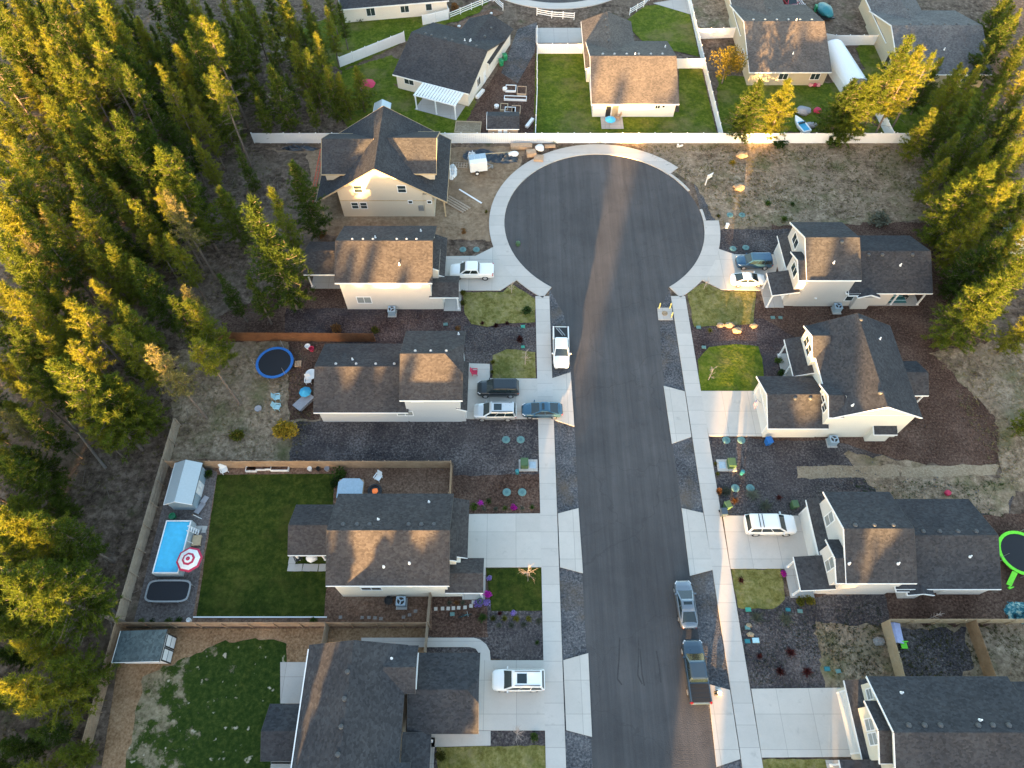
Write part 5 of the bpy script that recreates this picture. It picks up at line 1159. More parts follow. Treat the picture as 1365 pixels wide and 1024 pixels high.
# bins
def bin_(label, px, py, m, rz=0):
    x,y = at(px,py,.5); t = thing('wheelie_bin',label,'bin',(x,y,.1),rz,'wheeled bins'); mb = MB(); loft(mb,[[(-.26,-.3,0),(.26,-.3,0),(.26,.28,0),(-.26,.28,0)],[(-.32,-.38,.95),(.32,-.38,.95),(.32,.36,.95),(-.32,.36,.95)]]); mb.build('bin_body', m, t)
    mb = MB(); loft(mb,[[(-.34,-.42,.95),(.34,-.42,.95),(.34,.4,.95),(-.34,.4,.95)],[(-.3,-.36,1.05),(.3,-.36,1.05),(.3,.36,1.05),(-.3,.36,1.05)]]); mb.build('lid', m, t)
    for sx in (-.3,.3): mb = MB(); mb.cyl((sx-.03,.34,.12),(sx+.03,.34,.12),.12,n=10); mb.build('wheel', M_tyre, t)
bin_('dark wheeled bin at the pavement corner beside the right hand driveway',964,684,P_char); bin_('green wheeled bin behind the dark bin by the pavement',969,675,M_util,.3)
bin_('blue wheeled bin at the corner of the warm white garage',1024,589,M_bluep,.2); bin_('green wheeled bin nearer the white wall of the angled house',668,84,M_green,R(25)); bin_('green wheeled bin farther along the white wall of the angled house',673,77,M_green,R(25))
bin_('dark green wheeled bin behind the white suv garage',1058,674,M_util,.1); bin_('green wheeled bin beside the red pickup at the top edge',1088,12,M_green,.1)
# small play things and odds
x,y = at(690.5,326); mb = MB(); mb.lathe([(.3,0),(.34,.1),(.3,.4),(.12,.5)],(x,y,.02),14); mb.rbox((x,y-.3,.08),(.3,.2,.1),.3); simple('toy_bucket','small dark green toy left at the edge of the cul-de-sac asphalt','toy',mb,M_util,loc=(x,y))
x,y = at(957,923,.2); t = thing('bundle','small black and cream bundle lying on the driveway apron','bundle',(x,y,.13),.3); mb = MB(); mb.blob((.12,0,.16),(.26,.3,.16),2,.25,2,0,3); mb.build('cloth', M_cloth, t, True); mb = MB(); mb.blob((-.22,-.08,.12),(.2,.16,.12),2,.3,2,0,8); mb.blob((-.1,.12,.18),(.3,.07,.1),2,.2,2,0,5); mb.build('strap', M_blk, t, True)
x,y = at(858,0); 
t = thing('dog_house','small lavender grey hutch in the corner of the dirt pen','hutch',(*at(1192,844,.5),0),R(-4)); MB().box(-.55,.55,-.85,.85,0,.6).build('wall', M_cov, t); mb = MB(); mb.slab([[(-.7,-.95,.6),(0,-.95,.85),(0,.95,.85),(-.7,.95,.6)],[(0,-.95,.85),(.7,-.95,.6),(.7,.95,.6),(0,.95,.85)]],.06); mb.build('roof', PM('lavender_panel',(.42,.45,.68),.5), t)
x,y = at(1203,861); mb = MB(); mb.box(x-.3,x+.3,y-.3,y+.3,.25,.32); mb.box(x-.3,x+.3,y+.25,y+.32,.3,.7); [mb.box(x+a-.04,x+a+.04,y+b-.04,y+b+.04,0,.25) for a in (-.25,.25) for b in (-.25,.25)]; simple('toy_chair','small bright green toy chair in the dirt pen','toy',mb,M_lime,loc=(x,y))
x,y = at(1345,784); mb = MB(); mb.rbox((x,y,.1),(.3,.25,.18),.4); mb.cyl((x+.2,y,.1),(x+.45,y+.1,.1),.05); simple('toy','small lime toy below the lime trampoline','toy',mb,M_lime,loc=(x,y))
tarp('teal and white patterned cover on the ground by the right edge', *at(1362,817), 1.7, 1.05, .35, VM('patterned_cloth',[(.38,(.006,.03,.045)),(.5,(.03,.18,.22)),(.64,(.42,.5,.42))],2.6,rough=.8), 33)
x,y = at(1262,658); mb = MB(); mb.lathe([(.3,0),(.32,.3),(.2,.35)],(x,y,.02),10); mb.rbox((x+.3,y+.05,.1),(.4,.1,.08),.3); simple('red_toy','small red toy on the weeds behind the greige wing','toy',mb,M_red,loc=(x,y))
t = thing('flag','faded red and white striped flag on the garage front','flag',(28.55,38.6,0)); mb = MB(); mb.cyl((0,0,1.7),(-.75,0,2.6),.025,n=6); mb.build('pole', M_grey, t)
mb = MB()
for k in range(7): mb.box(-.74,-.72,-.02-.09*(k+1),-.02-.09*k,1.3,2.5,k%2) if k > 2 else (mb.box(-.74,-.72,-.02-.09*(k+1),-.02-.09*k,1.3,2.0,k%2), mb.box(-.74,-.72,-.02-.09*(k+1),-.02-.09*k,2.0,2.5,2))
mb.build('cloth', [M_pinkc,M_cloth,M_flagb], t)
x,y = at(620,822); t = thing('bicycle','small child bicycle on the dark gravel near the teal box','bicycle',(x,y,.05),.25)
for sx in (-.42,.42):
    mb = MB(); n=18
    vs=[(sx+.27*math.cos(2*math.pi*k/n)*q,w_,.3+.27*math.sin(2*math.pi*k/n)*q) for k in range(n) for q,w_ in ((1,-.03),(1,.03),(.8,.03),(.8,-.03))]
    mb.add(vs,[(k*4+j,k*4+(j+1)%4,((k+1)%n)*4+(j+1)%4,((k+1)%n)*4+j) for k in range(n) for j in range(4)]); mb.build('wheel', M_tyre, t)
mb = MB(); [mb.cyl(a,b,.025,n=6) for a,b in (((-.42,0,.3),(-.1,0,.65)),((-.1,0,.65),(.3,0,.68)),((.3,0,.68),(.42,0,.3)),((-.42,0,.3),(0,0,.28)),((0,0,.28),(.3,0,.68)))]; mb.build('frame', M_teal, t); mb = MB(); mb.cyl((.3,-.28,.82),(.3,.28,.82),.025,n=6); mb.cyl((.3,0,.65),(.3,0,.82),.025,n=6); mb.build('handlebar', M_grey, t); MB().box(-.25,0,-.08,.08,.72,.78).build('saddle', M_blk, t)
# toys and stored things in the yard behind the beige house
for px,py,m,sz,lab in ((1070,148,M_cov,(2.6,1.9,.9),'large grey covered mound in the junk yard'),(1082,167,M_cov,(1.8,1.1,.8),'smaller grey covered mound by the white fence'),(1090,147,M_red,(1.3,1.2,.7),'red and white covered play thing in the junk yard')):
    x,y = at(px,py,.4); mb = MB(); mb.blob((x,y,sz[2]*.5),(sz[0]/2,sz[1]/2,sz[2]*.55),3,.14,1.6,0,px); simple('covered_mound',lab,'covered thing',mb,m,loc=(x,y),smooth=True)
x,y = at(1068,168,.5); t = thing('small_boat','small white boat with blue inside beside the white fence','boat',(x,y,.1),R(108)); mb = MB(); loft(mb,[[(-1.7,-.55,.25),(-1.7,.55,.25),(-1.7,.7,.75),(-1.7,-.7,.75)],[(0,-.6,.15),(0,.6,.15),(0,.8,.75),(0,-.8,.75)],[(1.2,-.35,.25),(1.2,.35,.25),(1.2,.5,.8),(1.2,-.5,.8)],[(2.0,-.03,.6),(2.0,.03,.6),(2.0,.05,.9),(2.0,-.05,.9)]]); mb.build('hull', M_white, t); MB().box(-1.5,.6,-.5,.5,.74,.78).build('deck', M_skyb, t); MB().box(.0,.15,-.55,.55,.78,1.1).build('screen', M_glass, t)
x,y = at(1100,15,.8); t = thing('covered_trailer','teal covered trailer beside the red pickup at the top edge','trailer',(x,y,0),R(10)); mb = MB(); mb.blob((0,0,1.0),(1.2,2.0,.75),3,.1,1.5); mb.build('cover', M_teal, t, True); MB().box(-1.1,1.1,-1.9,1.9,.4,.6).build('frame', M_dark, t)
for sx in (-1.1,1.1): mb = MB(); mb.cyl((sx-.1,0,.33),(sx+.1,0,.33),.33,n=14); mb.build('wheel', M_tyre, t)
x,y = at(1085,114,.4); 
for k,(px,lab) in enumerate(((1080.5,'left red and white plant pot under the beige house window'),(1086,'middle red and white plant pot under the beige house window'),(1091,'right red and white plant pot under the beige house window'))):
    x,y = at(px,114,.3); mb = MB(); mb.blob((x,y,.4),(.35,.3,.3),2,.3,3,0,k); simple('plant_pot',lab,'pot',mb,M_pinkc if k!=1 else M_red,loc=(x,y))

# terrace things
t = thing('outdoor_rug','teal wavy outdoor rug on the rear patio of the greige house','rug',(49.4,55.3,.12)); MB().box(-1.3,1.3,-1.1,1.0,0,.02).build('cloth', M_teal, t)
for k in range(3): MB().box(-1.3,1.3,-.8+k*.7,-.6+k*.7,.02,.026).build('stripe', M_lblue, t)
chair('dark garden chair on the teal rug of the greige patio',1176,391,R(-80),M_dark,.12); chair('second dark garden chair beside the teal rug, nearer the patio edge',1206,394,R(80),M_dark,.12)
chair('dark garden chair under the rear porch edge above the pavers',398,744,R(30),M_dark,.1); x,y = at(415,744,.6); mb = MB(); mb.blob((x,y,.55),(.6,.4,.5),2,.2,2,0,3); simple('white_cover','white covered grill under the rear porch edge','grill',mb,M_cloth,loc=(x,y),smooth=True)
s = House('shed','pale green roofed shed cut off by the right edge between pines','shed' and (68,63.5,0),M_t,M_metalroof,0,True,None,'shed'); s.gable(65.9,70,62.3,65.2,2.3,2.9,'x',.2,th=.08); s.win('W',66.1,63.7,1.4,.6,.6,1); s.done()
x,y = at(1338,612,.3); 
for k,(px,py,w,lab) in enumerate(((612,36,.6,'white stone at the left end of the red gravel bed'),(655,19,.5,'white stone at the right end of the red gravel bed'))):
    x,y = at(px,py); mb = MB(); mb.blob((x,y,.15),(w*.5,w*.4,.2),2,.2,2,0,k); simple('boulder',lab,'boulder',mb,M_white,loc=(x,y))
# ---------------------------------------------------------------- plants
def rdir(r): 
    z = r.uniform(-1,1); a = r.uniform(0,6.283); q = math.sqrt(1-z*z); return V((q*math.cos(a),q*math.sin(a),z))
def leaf(mb, c, d, n, l, w):
    s = d.cross(n)
    if s.length < 1e-3: s = d.cross(V((1,0,0)))
    s = s.normalized()*w; i = len(mb.v)
    mb.v += [tuple(c-s*.35), tuple(c+s*.35), tuple(c+d*l*.55+s), tuple(c+d*l), tuple(c+d*l*.55-s)]; mb.f.append([i,i+1,i+2,i+3,i+4]); mb.m.append(0)
def blade(mb, c, d, l, w, r):
    s = d.cross(rdir(r)).normalized()*w*.5; i = len(mb.v)
    mb.v += [tuple(c-s), tuple(c+s), tuple(c+d*l)]; mb.f.append([i,i+1,i+2]); mb.m.append(0)
CACHE = {}
def mesh_obj(key, name, fn, m, parent=None):
    k = (key, m.name if m else '')
    if k not in CACHE:
        mb = fn(); o = mb.build(name, m, parent); CACHE[k] = o.data; return o
    o = bpy.data.objects.new(name, CACHE[k]); COL.objects.link(o)
    if parent: o.parent = parent
    return o
def bush_mesh(seed, n=260, flat=1., l=.3, w=.11):
    r = random.Random(seed); mb = MB()
    lobes = [(rdir(r)*.45, r.uniform(.45,.7)) for _ in range(6)]
    for _ in range(n):
        c, q = r.choice(lobes); d = rdir(r); p = c+d*q*r.uniform(.55,1.)
        if p.z < -.75: p.z = -.75
        leaf(mb, V((p.x,p.y,(p.z+.8)*.62*flat)), (d+rdir(r)*.7).normalized(), rdir(r), l*r.uniform(.7,1.2), w)
    return mb
def tuft_mesh(seed, n=130):
    r = random.Random(seed); mb = MB()
    for _ in range(n):
        a = r.uniform(0,6.283); e = r.uniform(.25,1.5); d = V((math.cos(a)*math.cos(e),math.sin(a)*math.cos(e),math.sin(e)))
        c = V((r.gauss(0,.12),r.gauss(0,.12),0)); l = r.uniform(.6,1.1); s = V((-d.y,d.x,0)).normalized()*.03; i = len(mb.v)
        m_ = c+d*l*.6; t = c+d*l+V((d.x*.1,d.y*.1,-.2*l))
        mb.v += [tuple(c-s),tuple(c+s),tuple(m_+s),tuple(m_-s),tuple(t)]; mb.f += [[i,i+1,i+2,i+3],[i+3,i+2,i+4]]; mb.m += [0,0]
    return mb
def shrub(label, px, py, r, h, m, name='shrub', cat='shrub', tuft=False, group='shrubs in the front beds', seed=None):
    sd = (seed if seed is not None else int(px*7+py)%4)
    o = mesh_obj(('tuft' if tuft else 'bush',sd), name, (lambda: tuft_mesh(sd)) if tuft else (lambda: bush_mesh(sd)), m)
    x,y = at(px,py); o.location = (x,y,.03); o.scale = (r,r,h); o.rotation_euler = (0,0,rnd.uniform(0,6)); return tag(o, label, cat, group)
def twig_tree(seed, h=2.6, n=14, sp=1.):
    r = random.Random(seed); mb = MB(); mb.cyl((0,0,0),(0,0,h*.8),.035*h/2,.012,n=6)
    for k in range(n):
        z = h*(.25+.6*k/n); a = r.uniform(0,6.283); L = sp*r.uniform(.5,1.)*(1-.45*k/n)*1.1; e = r.uniform(.5,1.0)
        d = V((math.cos(a)*math.cos(e),math.sin(a)*math.cos(e),math.sin(e))); p = V((0,0,z)); q = p+d*L; mb.cyl(p,q,.016,.007,n=4)
        for j in range(4):
            c = p+d*L*(.35+.18*j); dd = (d+rdir(r)*.8).normalized(); mb.cyl(c,c+dd*L*.45,.009,.004,n=3)
    return mb
def sapling(label, px, py, h=2.6, sp=1., m=M_sapl, seed=1):
    o = mesh_obj(('twig',seed,h,sp),'sapling',lambda: twig_tree(seed,h,18,sp),m); x,y = at(px,py); o.location=(x,y,.03); return tag(o,label,'sapling','bare saplings on the front lawns')
sapling('bare pale sapling at the tip of the pickup lawn by the round pavement',682,391,2.4,.8,seed=1); sapling('tall bare pale sapling on the small lawn beside the black suv',700,486,3.4,.9,seed=2)
sapling('bare pinkish sapling on the green lawn beside the flower bed',703,768,2.2,1.3,seed=3); sapling('bare sapling with reddish twigs at the bottom lawn edge',689,980,2.0,1.2,seed=4)
sapling('bare pale sapling at the tip of the sunlit lawn',938,386,2.2,.8,seed=5); sapling('bare pale sapling on the rounded green lawn',944,507,3.2,.9,seed=6)
sapling('thin bare sapling in the gravel above the rear fence of the pen',1236,826,3.0,.5,seed=7)
SH = [ # label, px, py, r, h, material, tuft
 ('round olive shrub by the pickup house entry, upper one',618,392.5,.42,.6,F_olive,0),('round olive shrub by the pickup house entry, lower one',617.5,405,.42,.6,F_olive,0),
 ('bright green bush on the pickup lawn near the pavement',701,416,.75,.45,F_shrub,0),('dark red bush left below the pickup lawn',643,432,.4,.6,F_red,1),('dark red bush at the middle below the pickup lawn',661,435,.5,.7,F_red,1),('dark red bush right below the pickup lawn',676,432,.4,.6,F_red,1),('dark red bush beside the jade lid and tall sapling',693.5,455,.45,.8,F_red,0),
 ('rust coloured dry bush below the pickup house',610,439,.4,.4,F_rust,0),('rust dry bush in front of the brown fence',449,441,.7,.7,F_rust,0),('round green bush right of the brown fence end',501,442,.55,.7,F_olive,0),('orange dry bush beside the rear porch of the pickup house',430,315,.55,.8,F_rust,0),('small orange bush on the construction dirt edge',618,311,.35,.7,F_rust,0),('small tufted bush by the white pipes',648,284,.4,.7,F_olive,1),
 ('yellow green plant by the small lawn and grey house slab',657,484,.45,.7,F_olive,1),('green plant below the small lawn corner',656,497,.35,.5,F_olive,1),
 ('green shrub by the shed in the pool yard',278,634,.5,.7,F_shrub,0),('dark shrub at the hot tub fence corner',453,634,.8,.9,F_shrub,0),('second dark shrub at the hot tub fence corner',449,645,.6,.8,F_shrub,0),
 ('first low green plant along the pool yard fence',190,830,.4,.4,F_shrub,0),('second low green plant along the pool yard fence',203,830,.4,.4,F_shrub,0),('third low green plant along the pool yard fence',226,830,.45,.4,F_shrub,0),('fourth low green plant along the pool yard fence',239,829,.4,.4,F_shrub,0),('low green plant at the lawn edging corner',419,828,.4,.4,F_shrub,0),
 ('round green bush alone in the rough grass near the forest',315,582,.95,.9,F_olive,0),
 ('magenta flower mound beside the porch roof',651,793,.42,.45,F_pink,0),('magenta flower mound in the mulch bed above the driveway',684.5,677,.36,.4,F_pink,0),('faint pink flower plant left in the mulch bed',641,671,.4,.4,F_pink,1),
 ('large lavender flower mound below the porch roof',638.7,804,.5,.45,F_lav,0),('smaller lavender flower mound below the porch roof',648.9,803.5,.4,.4,F_lav,0),('lavender flower mound at the porch slab edge',652.5,771,.3,.35,F_lav,0),('lavender flower mound under the green lawn',684,817.5,.3,.35,F_lav,0),
 ('dark green rosette below the porch roof, right one',617,804,.35,.45,F_grey,1),('brownish rosette below the porch roof',608.5,804,.35,.4,F_rust,1),('grey green rosette below the porch roof, left one',599,804,.33,.4,F_grey,1),
 ('bright green spiky plant below the lawn',643,824,.6,.55,F_shrub,1),('first golden grass clump below the lawn',657,825,.45,.45,F_olive,1),('second golden grass clump below the lawn',672.5,825,.45,.45,F_olive,1),('third golden grass clump below the lawn',688,825,.45,.45,F_olive,1),('fourth golden grass clump below the lawn',704.5,825,.45,.45,F_olive,1),
 ('first grey green plant of the lower flower row',665,834,.4,.35,F_grey,1),('second grey green plant of the lower flower row',681.5,834,.42,.35,F_grey,1),('third grey green plant of the lower flower row',698,833,.42,.35,F_grey,1),('dry grey plant at the pavement end of the flower row',718,828,.45,.4,F_grey,1),('dusky plant between two golden grasses',666,818,.35,.35,F_red,1),
 ('small green plant in the gravel by the pavement',716,857,.3,.35,F_shrub,1),('green plant by the bottom lawn sapling',712,984,.4,.45,F_shrub,0),('yellow green plant by the bottom lawn corner',587,1008,.5,.4,F_olive,0),
 ('dark green rosette right of the mulch flower bed',709,677,.4,.4,F_shrub,1),('grey green rosette in the mulch flower bed',696,678,.38,.35,F_grey,1),('green rosette left of the magenta mound',673.5,678,.4,.4,F_shrub,1),('pale rosette in the mulch flower bed',661,679,.36,.35,F_grey,1),('dark green bush at the driveway corner of the mulch bed',632,677,.45,.5,F_shrub,0),('green plant at the left of the mulch bed row',651.5,669,.45,.45,F_shrub,1),('grey rosette left in the mulch bed row',645.5,679,.34,.35,F_grey,1),
 ('sunlit golden shrub below the sunlit lawn, left of boulders',946,441,.5,.45,F_olive,1),('green plant by the porch slab of the warm white house',1037,482,.5,.6,F_shrub,0),('second green plant by the warm white house slab',1040,499,.5,.6,F_shrub,0),
 ('olive shrub below the greige slab, left one',1066,801,.55,.5,F_olive,0),('olive shrub below the greige slab, right one',1079,801.5,.55,.5,F_olive,0),
 ('dark red bush highest in the bottom right bed',1053,870,.65,.6,F_red,1),('dark red bush lower left in the bottom right bed',1039,895,.65,.6,F_red,1),('dark red bush lower right in the bottom right bed',1075,896,.65,.6,F_red,1),('dark red bush nearest the pavement',1012,875,.4,.5,F_red,1),('small dark red bush above the white suv',1038,664,.45,.5,F_red,1),
 ('dark red plant on the right hand dry lawn',987,774,.5,.45,F_red,1),('pink flowers by the greige entry slab',1043,765,.35,.45,F_pink,0),
 ('large grey grass clump at the top of the bottom right bed',1047,826,.95,.5,F_grey,1),('grey grass clump left of the large one',1008,823,.85,.45,F_grey,1),('grey grass clump right above the white suv',1020,675,1.0,.5,F_grey,1),('grey grass clump above the white suv',1003,660,1.0,.5,F_grey,1),('grey grass clump by the wheeled bins',968,656,.9,.5,F_grey,1),
 ('sunlit golden plant by the right transformer, upper',953.5,619,.35,.4,F_olive,1),('sunlit golden plant by the right transformer, lower',956,632,.35,.4,F_olive,1),('dry rust plant by the wheeled bins',958,657,.4,.6,F_rust,0),('dry orange plant between the bins and the white suv',979,668,.55,.4,F_rust,1),
 ('yellow weed clump in the dry vacant lot near the fence',976,218,.75,.6,F_yellow,1),('tall yellow weed by the curb gap',957,289,.5,.6,F_olive,1),('green weed clump by the greige house, left',923+100,272,.8,.6,F_shrub,1),('green weed clump by the greige house, right',1045,293,.8,.7,F_shrub,1),('green weed clump in the middle of the vacant lot',1056,273,.6,.5,F_shrub,1),
 ('green tuft at the top of the cul-de-sac by the fence',799,190,.55,.7,F_olive,1),('green tuft by the fence near the cardboard',738,190,.7,.7,F_shrub,1),('green scrub under the pines by the white fence, left',1040,192,1.2,.6,F_shrub,0),('green scrub under the pines by the white fence, right',1110,192,1.4,.6,F_shrub,0),
 ('large sage bush behind the greige house',1170,297,1.6,.9,F_grey,0),('dark bush against the cream house at the top edge',481,28,.8,.7,F_shrub,0),('reddish bush between the cream house and rail fence',606,12,.8,.8,F_rust,0),
]
for s_ in SH: shrub(*s_[:6], name='flower_clump' if ('flower' in s_[0].split('row')[0] and s_[5] in (F_pink,F_lav)) else 'shrub', cat='flowers' if s_[5] in (F_pink,F_lav) else 'shrub', tuft=bool(s_[6]))
for px,py,r,m,lab in ((960,434.5,.5,M_rock,'left sunlit boulder in the row below the sunlit lawn'),(972,434.5,.6,M_rock,'middle sunlit boulder in the row below the sunlit lawn'),(982,442,.6,M_rock,'lowest sunlit boulder below the sunlit lawn'),(1004,435.5,.5,M_rock,'right hand boulder below the sunlit lawn'),(936,622,.01,M_rock,''),(961,215,.0,M_rock,''),(975,246,.0,M_rock,''),(1170,855,.55,M_rockg,'grey boulder left of the dirt pen'),(988,209,.9,M_rock,'tan boulder near the white fence in the vacant lot'),(984,252,.8,M_rock,'sunlit dirt boulder in the vacant lot'),(998,834,.3,M_rock,'tan stone by the pavement lids'),(1000,846,.35,M_rock,'tan stone between the pavement lids'),(640,661,.0,M_rock,'')):
    if r < .05: continue
    x,y = at(px,py); mb = MB(); mb.blob((x,y,r*.35),(r,r*.75,r*.55),2,.22,1.8,0,px); simple('boulder',lab,'boulder',mb,m,'boulders in the beds',loc=(x,y))
# ---- weeds, litter, twigs: ground cover nobody could count
def scatter(name, px, n, m, lo, hi, seed, label, kind='weed'):
    r = random.Random(seed); p = pol(px); xs=[q[0] for q in p]; ys=[q[1] for q in p]; mb = MB(); c = 0
    def inside(x,y):
        o = False
        for (a,b),(d,e) in zip(p,p[1:]+p[:1]):
            if (b>y)!=(e>y) and x < (d-a)*(y-b)/(e-b)+a: o = not o
        return o
    while c < n:
        x,y = r.uniform(min(xs),max(xs)), r.uniform(min(ys),max(ys))
        if not inside(x,y) or noise.noise(V((x*.35+seed,y*.35,seed))) < r.uniform(-.5,.35): continue
        c += 1; s = r.uniform(lo,hi)
        if kind == 'weed':
            for _ in range(7):
                d = rdir(r); d.z = abs(d.z)*.8+.15; blade(mb, V((x,y,.03)), d.normalized(), s*r.uniform(.6,1.2), s*.13, r)
        elif kind == 'twig':
            a = r.uniform(0,6.28); L = s*r.uniform(1,3); mb.beam((x,y,.08),(x+L*math.cos(a),y+L*math.sin(a),r.uniform(.05,.35)),.03+.02*s,.04)
        else:
            mb.blob((x,y,.05+s*.1),(s*.5,s*.4,s*.3),1,.2,2,0,c)
    return struct(mb.build(name, m), 'stuff', label)
scatter('weeds', [(840,195),(1235,195),(1230,290),(1060,295),(965,306),(930,250)], 2600, F_weed, .15,.42, 1, 'dry weeds over the vacant lot')
scatter('weeds', [(232,470),(300,460),(418,455),(420,560),(395,610),(230,612)], 1500, F_weed, .12,.35, 2, 'weeds in the rough yard behind the grey house')
scatter('weeds', [(1085,832),(1360,835),(1360,900),(1110,905)], 1100, F_weed, .12,.35, 3, 'weeds around the dirt pen')
scatter('weeds', [(978,815),(1175,800),(1170,915),(1002,915)], 900, F_grey, .12,.32, 4, 'weeds in the bottom right bed')
scatter('weeds', [(1245,470),(1365,440),(1365,640),(1340,660)], 700, F_weed, .15,.4, 5, 'weeds by the right edge')
scatter('weeds', [(1120,640),(1340,642),(1340,690),(1180,672)], 500, F_shrub, .1,.3, 6, 'low green weeds behind the greige wing')
FOR = [(0,0),(350,0),(345,190),(420,300),(400,400),(300,450),(235,600),(165,830),(118,1024),(0,1024)]
scatter('forest_undergrowth', FOR, 3200, F_weed, .2,.6, 7, 'dry undergrowth on the forest floor')
scatter('fallen_twigs', FOR, 420, M_bark, .3,.9, 8, 'fallen twigs and branches on the forest floor', 'twig')
scatter('forest_undergrowth', [(1190,180),(1365,100),(1365,440),(1250,460),(1240,300)], 900, F_weed, .2,.5, 9, 'undergrowth below the pines on the right')
scatter('stones', [(395,565),(700,562),(700,640),(400,615)], 150, M_rockd, .08,.2, 10, 'small stones on the dark gravel', 'stone')
scatter('stones', [(1000,590),(1330,640),(1330,680),(1060,690),(970,680)], 150, M_rockd, .08,.2, 11, 'small stones on the gravel beside the greige house', 'stone')
scatter('bark_chips', [(300,300),(470,385),(470,412),(715,436),(715,460),(620,500),(610,462),(380,455)], 1500, M_rock2, .1,.26, 31, 'bark and stone pieces on the purple gravel', 'weed')
scatter('bark_chips', [(1035,305),(1245,300),(1290,430),(1340,600),(1110,618),(1200,570),(1235,480),(1060,450)], 1800, M_rock2, .1,.3, 32, 'bark pieces on the brown mulch', 'weed')
scatter('bark_chips', [(606,636),(720,634),(720,660),(606,660)], 350, M_rock2, .08,.2, 33, 'bark pieces in the flower bed', 'weed')
scatter('debris', FOR, 3000, M_rock2, .12,.4, 34, 'needles and bark litter on the forest floor', 'weed')
for nm, px, n, m, sd, lab in (('grass',[(290,635),(445,634),(430,820),(263,820)],2400,F_shrub,21,'grass of the fenced green lawn'),('grass',[(708,75),(785,75),(788,150),(955,178),(708,176)],1500,F_shrub,22,'grass of the ivory house lawn'),('grass',[(650,759),(722,758),(724,813),(656,814)],700,F_shrub,23,'grass of the small front lawn'),('grass',[(233,965),(268,920),(262,893),(330,857),(380,860),(370,1024),(215,1024)],1800,F_shrub,24,'grass clumps of the patchy lawn'),('grass',[(618,392),(680,382),(712,400),(712,430),(630,432)],900,F_weed,25,'dry grass below the pickup driveway'),('grass',[(918,394),(940,380),(1005,390),(1003,430),(926,435)],800,F_weed,26,'dry grass of the sunlit lawn'),('grass',[(933,520),(932,482),(945,465),(1008,463),(1018,520)],700,F_olive,27,'grass of the rounded lawn'),('grass',[(470,176),(455,97),(520,78),(600,140),(616,176)],900,F_olive,28,'grass around the crimson umbrella')):
    scatter(nm, px, n, m, .08,.2, sd, lab)
# ---- pines
def pine(seed, h, cf, Rr, m_dead=.0, step=.27):
    r = random.Random(seed); tr = MB(); cr = MB()
    bend = [V((0,0,0))]
    for k in range(1,8): bend.append(V((bend[-1].x+r.gauss(0,.05),bend[-1].y+r.gauss(0,.05),h*k/7*.985)))
    ctr = lambda z: (lambda i,t: bend[i].lerp(bend[i+1],t))(min(6,int(z/(h*.985)*7)), min(1,max(0,z/(h*.985)*7-min(6,int(z/(h*.985)*7)))))
    r0 = .075+.0072*h
    for k in range(7): tr.cyl(bend[k],bend[k+1],r0*(1-k/7.4),r0*(1-(k+1)/7.4),n=7,cap=False)
    zc = h*(1-cf)
    z = h*.12
    while z < zc+h*.1:   # dead lower twigs
        a = r.uniform(0,6.283); L = r.uniform(.4,1.3)*Rr*.6; p = ctr(z); d = V((math.cos(a),math.sin(a),r.uniform(-.3,.25)))
        tr.beam(p,p+d*L,.025,.025); c = p+d*L*.6; tr.beam(c,c+(d+rdir(r)*.9).normalized()*L*.4,.016,.016); z += r.uniform(.15,.5)*h/15
    z = zc
    while z < h*.985:
        t = (z-zc)/(h-zc); prof = (1-t)**.8*(.5+.5*min(1,t/.22))*1.1+.06
        for _ in range(r.choice((3,4,4,5))):
            a = r.uniform(0,6.283); L = Rr*prof*r.uniform(.55,1.15)
            if r.random() < .12: L *= .3
            e = r.uniform(-.15,.25)+.75*t; d = V((math.cos(a)*math.cos(e),math.sin(a)*math.cos(e),math.sin(e))); p = ctr(z)
            tr.beam(p,p+d*L*.9,.03,.03)
            s = L*.22
            while s < L:
                c = p+d*s+V((0,0,.25*(s/max(L,.1))**2*L*.4))+rdir(r)*.13
                if r.random() > m_dead:
                    for _q in range(13):
                        q = (d*.5+rdir(r)+V((0,0,.35))).normalized(); blade(cr, c+q*.02, q, r.uniform(.22,.46), r.uniform(.045,.09), r)
                elif r.random() < .5: tr.beam(c,c+(d+rdir(r)).normalized()*.35,.015,.015)
                s += .19
        z += step*r.uniform(.75,1.25)
    top = ctr(h*.98)
    for _q in range(22):
        q = (rdir(r)*.7+V((0,0,1))).normalized(); blade(cr, top+V((0,0,r.uniform(-.4,.05))), q, r.uniform(.25,.45), .08, r)
    return tr, cr
KINDS = {}
def pine_proto(kind):
    if kind in KINDS: return KINDS[kind]
    base, v = kind
    prm = {'tall':(15,.74,2.15,.03),'wide':(15,.74,3.2,.05,.19),'bare':(15,.42,1.9,.06),'dry':(15,.6,2.1,.30),'full':(12,.9,2.6,.02,.22),'slim':(13,.82,1.6,.03),'broad':(11,.93,3.3,.01,.17)}[base]
    tr, cr = pine({'tall':10,'wide':20,'bare':30,'dry':40,'full':50,'slim':60,'broad':70}[base]+v, *prm)
    KINDS[kind] = [prm[0], tr, cr, None, None, base]; return KINDS[kind]
TREES = []
